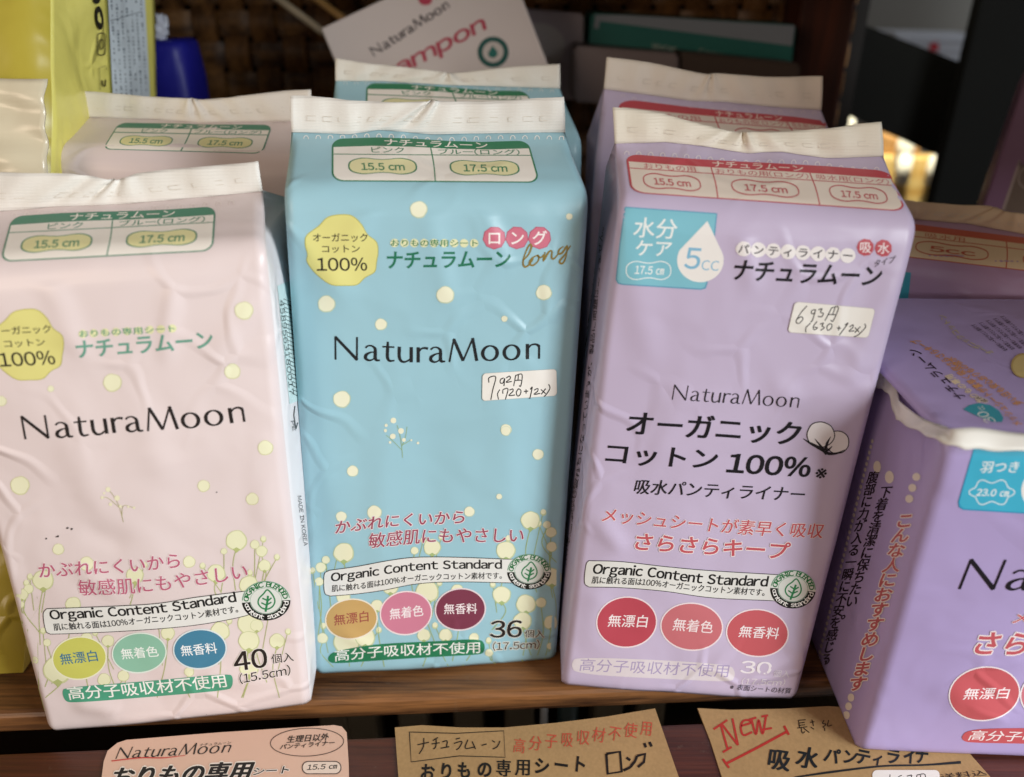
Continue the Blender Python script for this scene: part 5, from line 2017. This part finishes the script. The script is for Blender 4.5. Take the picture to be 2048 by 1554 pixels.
root, s = carton('brown_box', 'dark brown carton beside the grey pack under the teal carton', [(1360, 104), (1602, 128), (1600, 240), (1358, 230)], .53, .05, paint('4a3d34', .6, .08))

# dark post of the shelf, and the things beyond it on the right
def upright(name, px_top, px_bot, y, wpx, thick, mat, label):
    A, B = at_y(*px_top, y), at_y(*px_bot, y)
    w = at_y(px_top[0] + wpx, px_top[1], y)[0] - A[0]
    shelf_part(name, ((A[0] + B[0]) / 2 + w / 2, y + thick / 2, .06), (w, thick, .40), mat, .003, label)


upright('shelf_post', (1604, 0), (1582, 150), .60, 112, .05, wood('post_wood', '300f04', '55240b', .7, 2), 'reddish brown post at the right')
upright('shelf_stile', (1560, 0), (1548, 40), .655, 36, .02, paint('3b3628', .6, .1), 'olive stile beside the basket')

# the open dark shelf beyond the post
b = box_bm((.72, 1.25, .30), (1.1, .02, 1.0))
tag(bm_obj('back_wall', b, paint('6d6c68', .8, .05, 5), loc=(.72, 1.25, -.2)), kind='structure')
shelf_part('back_panel', (-.31, .70, .06), (1.13, .02, .40), wood('panel_wood', '140c07', '2b1a0d', .6))
# slanting black board
A, B = at_y(1715, 44, .74), at_y(1960, 140, .74)
C, D = at_y(1980, 358, .745), at_y(1672, 220, .745)
b = bmesh.new()
fr = [b.verts.new(q) for q in (A, B, C, D)]
bk = [b.verts.new(np.array(v.co) + np.array([0, .02, 0])) for v in fr]
b.faces.new(fr)
b.faces.new(bk[::-1])
for i in range(4):
    b.faces.new((fr[(i + 1) % 4], fr[i], bk[i], bk[(i + 1) % 4]))
bmesh.ops.recalc_face_normals(b, faces=list(b.faces))
bm = paint('0a0a09', .85, .1, 20, .08)
tag(bm_obj('black_board', b, bm, loc=(A[0], .745, C[2])), 'black board with a slanting top edge right of the brown post', 'board')
# black cabinet at the right
A = at_y(1962, 0, .70)
b = box_bm((A[0] + .16, .708, .15), (.32, .014, .9), bevel=.003)
R = rotm(0, 0, 0)
tag(bm_obj('black_cabinet', b, bm, loc=(A[0] + .16, .708, -.3)), 'black cabinet side at the upper right corner', 'cabinet')
# white box with a red mark on a far shelf
root, s = carton('white_box', 'white striped box with a red mark far back at the upper right', [(1790, 66), (1990, 72), (1990, 150), (1790, 150)], 1.05, .1, paint('b9bfcb', .5, .04))
p = Print('red_mark', s, root, base=1e-3, step=40, bump=0)
p.poly([(1860, 84), (1876, 82), (1877, 102), (1858, 100)], 'b0303a')
for yy in (84, 102, 120):
    p.stroke([(1800, yy), (1985, yy + 3)], 2.2, '8d93a0', smooth=False)
p.build()
# pale wooden crate with white pegs in a patch of sun
Yc = .86
A, B, C, D = at_y(1772, 312, Yc), at_y(1894, 320, Yc), at_y(1872, 430, Yc), at_y(1750, 430, Yc)
cx = (A[0] + B[0]) / 2
root = thing('peg_crate', 'sunlit pale yellow crate with white pegs behind the lavender packs', 'crate', (cx, Yc, D[2] - .06))
b = box_bm((cx - .012, Yc + .008, (A[2] + D[2] - .12) / 2), (B[0] - A[0] + .03, .016, A[2] - D[2] + .12), bevel=.004)
bm_obj('crate_box', b, wood('pale_wood', 'c79a4d', 'ecd79a', .5), root)
for (x, y, yy) in ((1694, 236, Yc + .02), (1816, 272, Yc - .0), (1812, 314, Yc - .012), (1874, 316, Yc - .012)):
    P = at_y(x, y, yy)
    r = .0095 if y < 300 else .008
    b = bmesh.new()
    bmesh.ops.create_cone(b, cap_ends=True, segments=20, radius1=r, radius2=r * .92, depth=.03)
    bmesh.ops.bevel(b, geom=[e for e in b.edges if e.calc_face_angle(0) > 1], offset=.002, segments=2, affect='EDGES')
    for v in b.verts:
        v.co = v.co + Vector(P - np.array([0, 0, .012]))
    bm_obj('peg', b, paint('e8e4da', .4, .03), root, smooth=True)
A, B = at_y(1745, 236, .90), at_y(1806, 262, .885)
b = box_bm((A + B) / 2 - np.array([0, 0, .03]), (.055, .05, .04), rotm(0, 14, 0), .004)
tag(bm_obj('tan_block', b, wood('tan_wood', '7d552b', 'c79a62', .5), loc=(A + B) / 2), 'tan wooden block left of the white peg', 'block')

# leaning purple carton at the far right
A, B = at_y(2046, 170, .50), at_y(1962, 418, .43)
up = unit(A - B)
B = B - up * .10
ex = unit([1, -.12, 0.08])
ex = unit(ex - up * (ex @ up))
ey = np.cross(up, ex)
if ey[1] < 0:
    ey = -ey
h = np.linalg.norm(A - B) + .03
wd = .11
cen = B + up * h / 2 + ex * wd / 2 + ey * .012
root = thing('purple_carton', 'dusky purple carton leaning at the far right edge', 'box', tuple(B + ex * wd / 2))
b = box_bm((0, 0, 0), (wd, .024, h), bevel=.0015)
R = np.stack([ex, ey, up], 1)
for v in b.verts:
    v.co = Vector(R @ np.array(v.co) + cen)
bmesh.ops.recalc_face_normals(b, faces=list(b.faces))
bm_obj('carton', b, paint('7b5872', .5, .05), root)
s = plane_surf(B, ex * wd, up * h, (0, 0), (1, 1))
p = Print('carton_window', s, root, base=4e-4, step=20, bump=0)
p.poly(dense([(2035, 330), (2120, 330), (2120, 440), (2004, 422)], 5), '6a5a50')
p.stroke([(2040, 322), (2006, 420)], 5, 'a08d86', smooth=False)
p.text('お', [(2034, 332), (2046, 332)], 10, '3f3233', .01)
p.stroke([(2052, 335), (2040, 345), (2038, 365), (2052, 380)], 2, 'a08d86')
p.build()

# lower shelf seen through the gap between the slats
shelf_part('lower_board', (0, .30, -.15), (1.6, .6, .02), DARKW)
for (x, w, hexs, nm, lab, cat) in ((1088, 16, 'b9bcc0', 'white_tube', 'pale tube standing under the gap in front of the lavender pack', 'tube'),
                              (1135, 42, '1d3538', 'teal_bottle', 'dark teal bottle standing under the gap beside the pale tube', 'bottle')):
    P = at_z(x, 1432, -.06)
    r = abs(at_z(x + w, 1432, -.06)[0] - P[0]) / 2
    b = bmesh.new()
    bmesh.ops.create_cone(b, cap_ends=True, segments=24, radius1=r, radius2=r, depth=.12)
    bmesh.ops.bevel(b, geom=[e for e in b.edges if e.calc_face_angle(0) > 1], offset=r * .3, segments=3, affect='EDGES')
    for v in b.verts:
        v.co = v.co + Vector((P[0], P[1], -.08))
    tag(bm_obj(nm, b, paint(hexs, .4, .05), loc=(P[0], P[1], -.14), smooth=True), lab, cat)
for i, x in enumerate((640, 700, 810, 930, 1040, 1230, 1320)):
    P = at_z(x, 1432, -.08)
    shelf_part('back_slat', (P[0], P[1] + .03, -.09), (.016, .02, .10), paint('6d6250', .6, .15), .002)
# the board above keeps the back of the shelf in shade
shelf_part('upper_board', (-.22, .70, .273), (.98, .50, .02), DARKW)

COL.objects.unlink(_fo)
bpy.data.objects.remove(_fo)
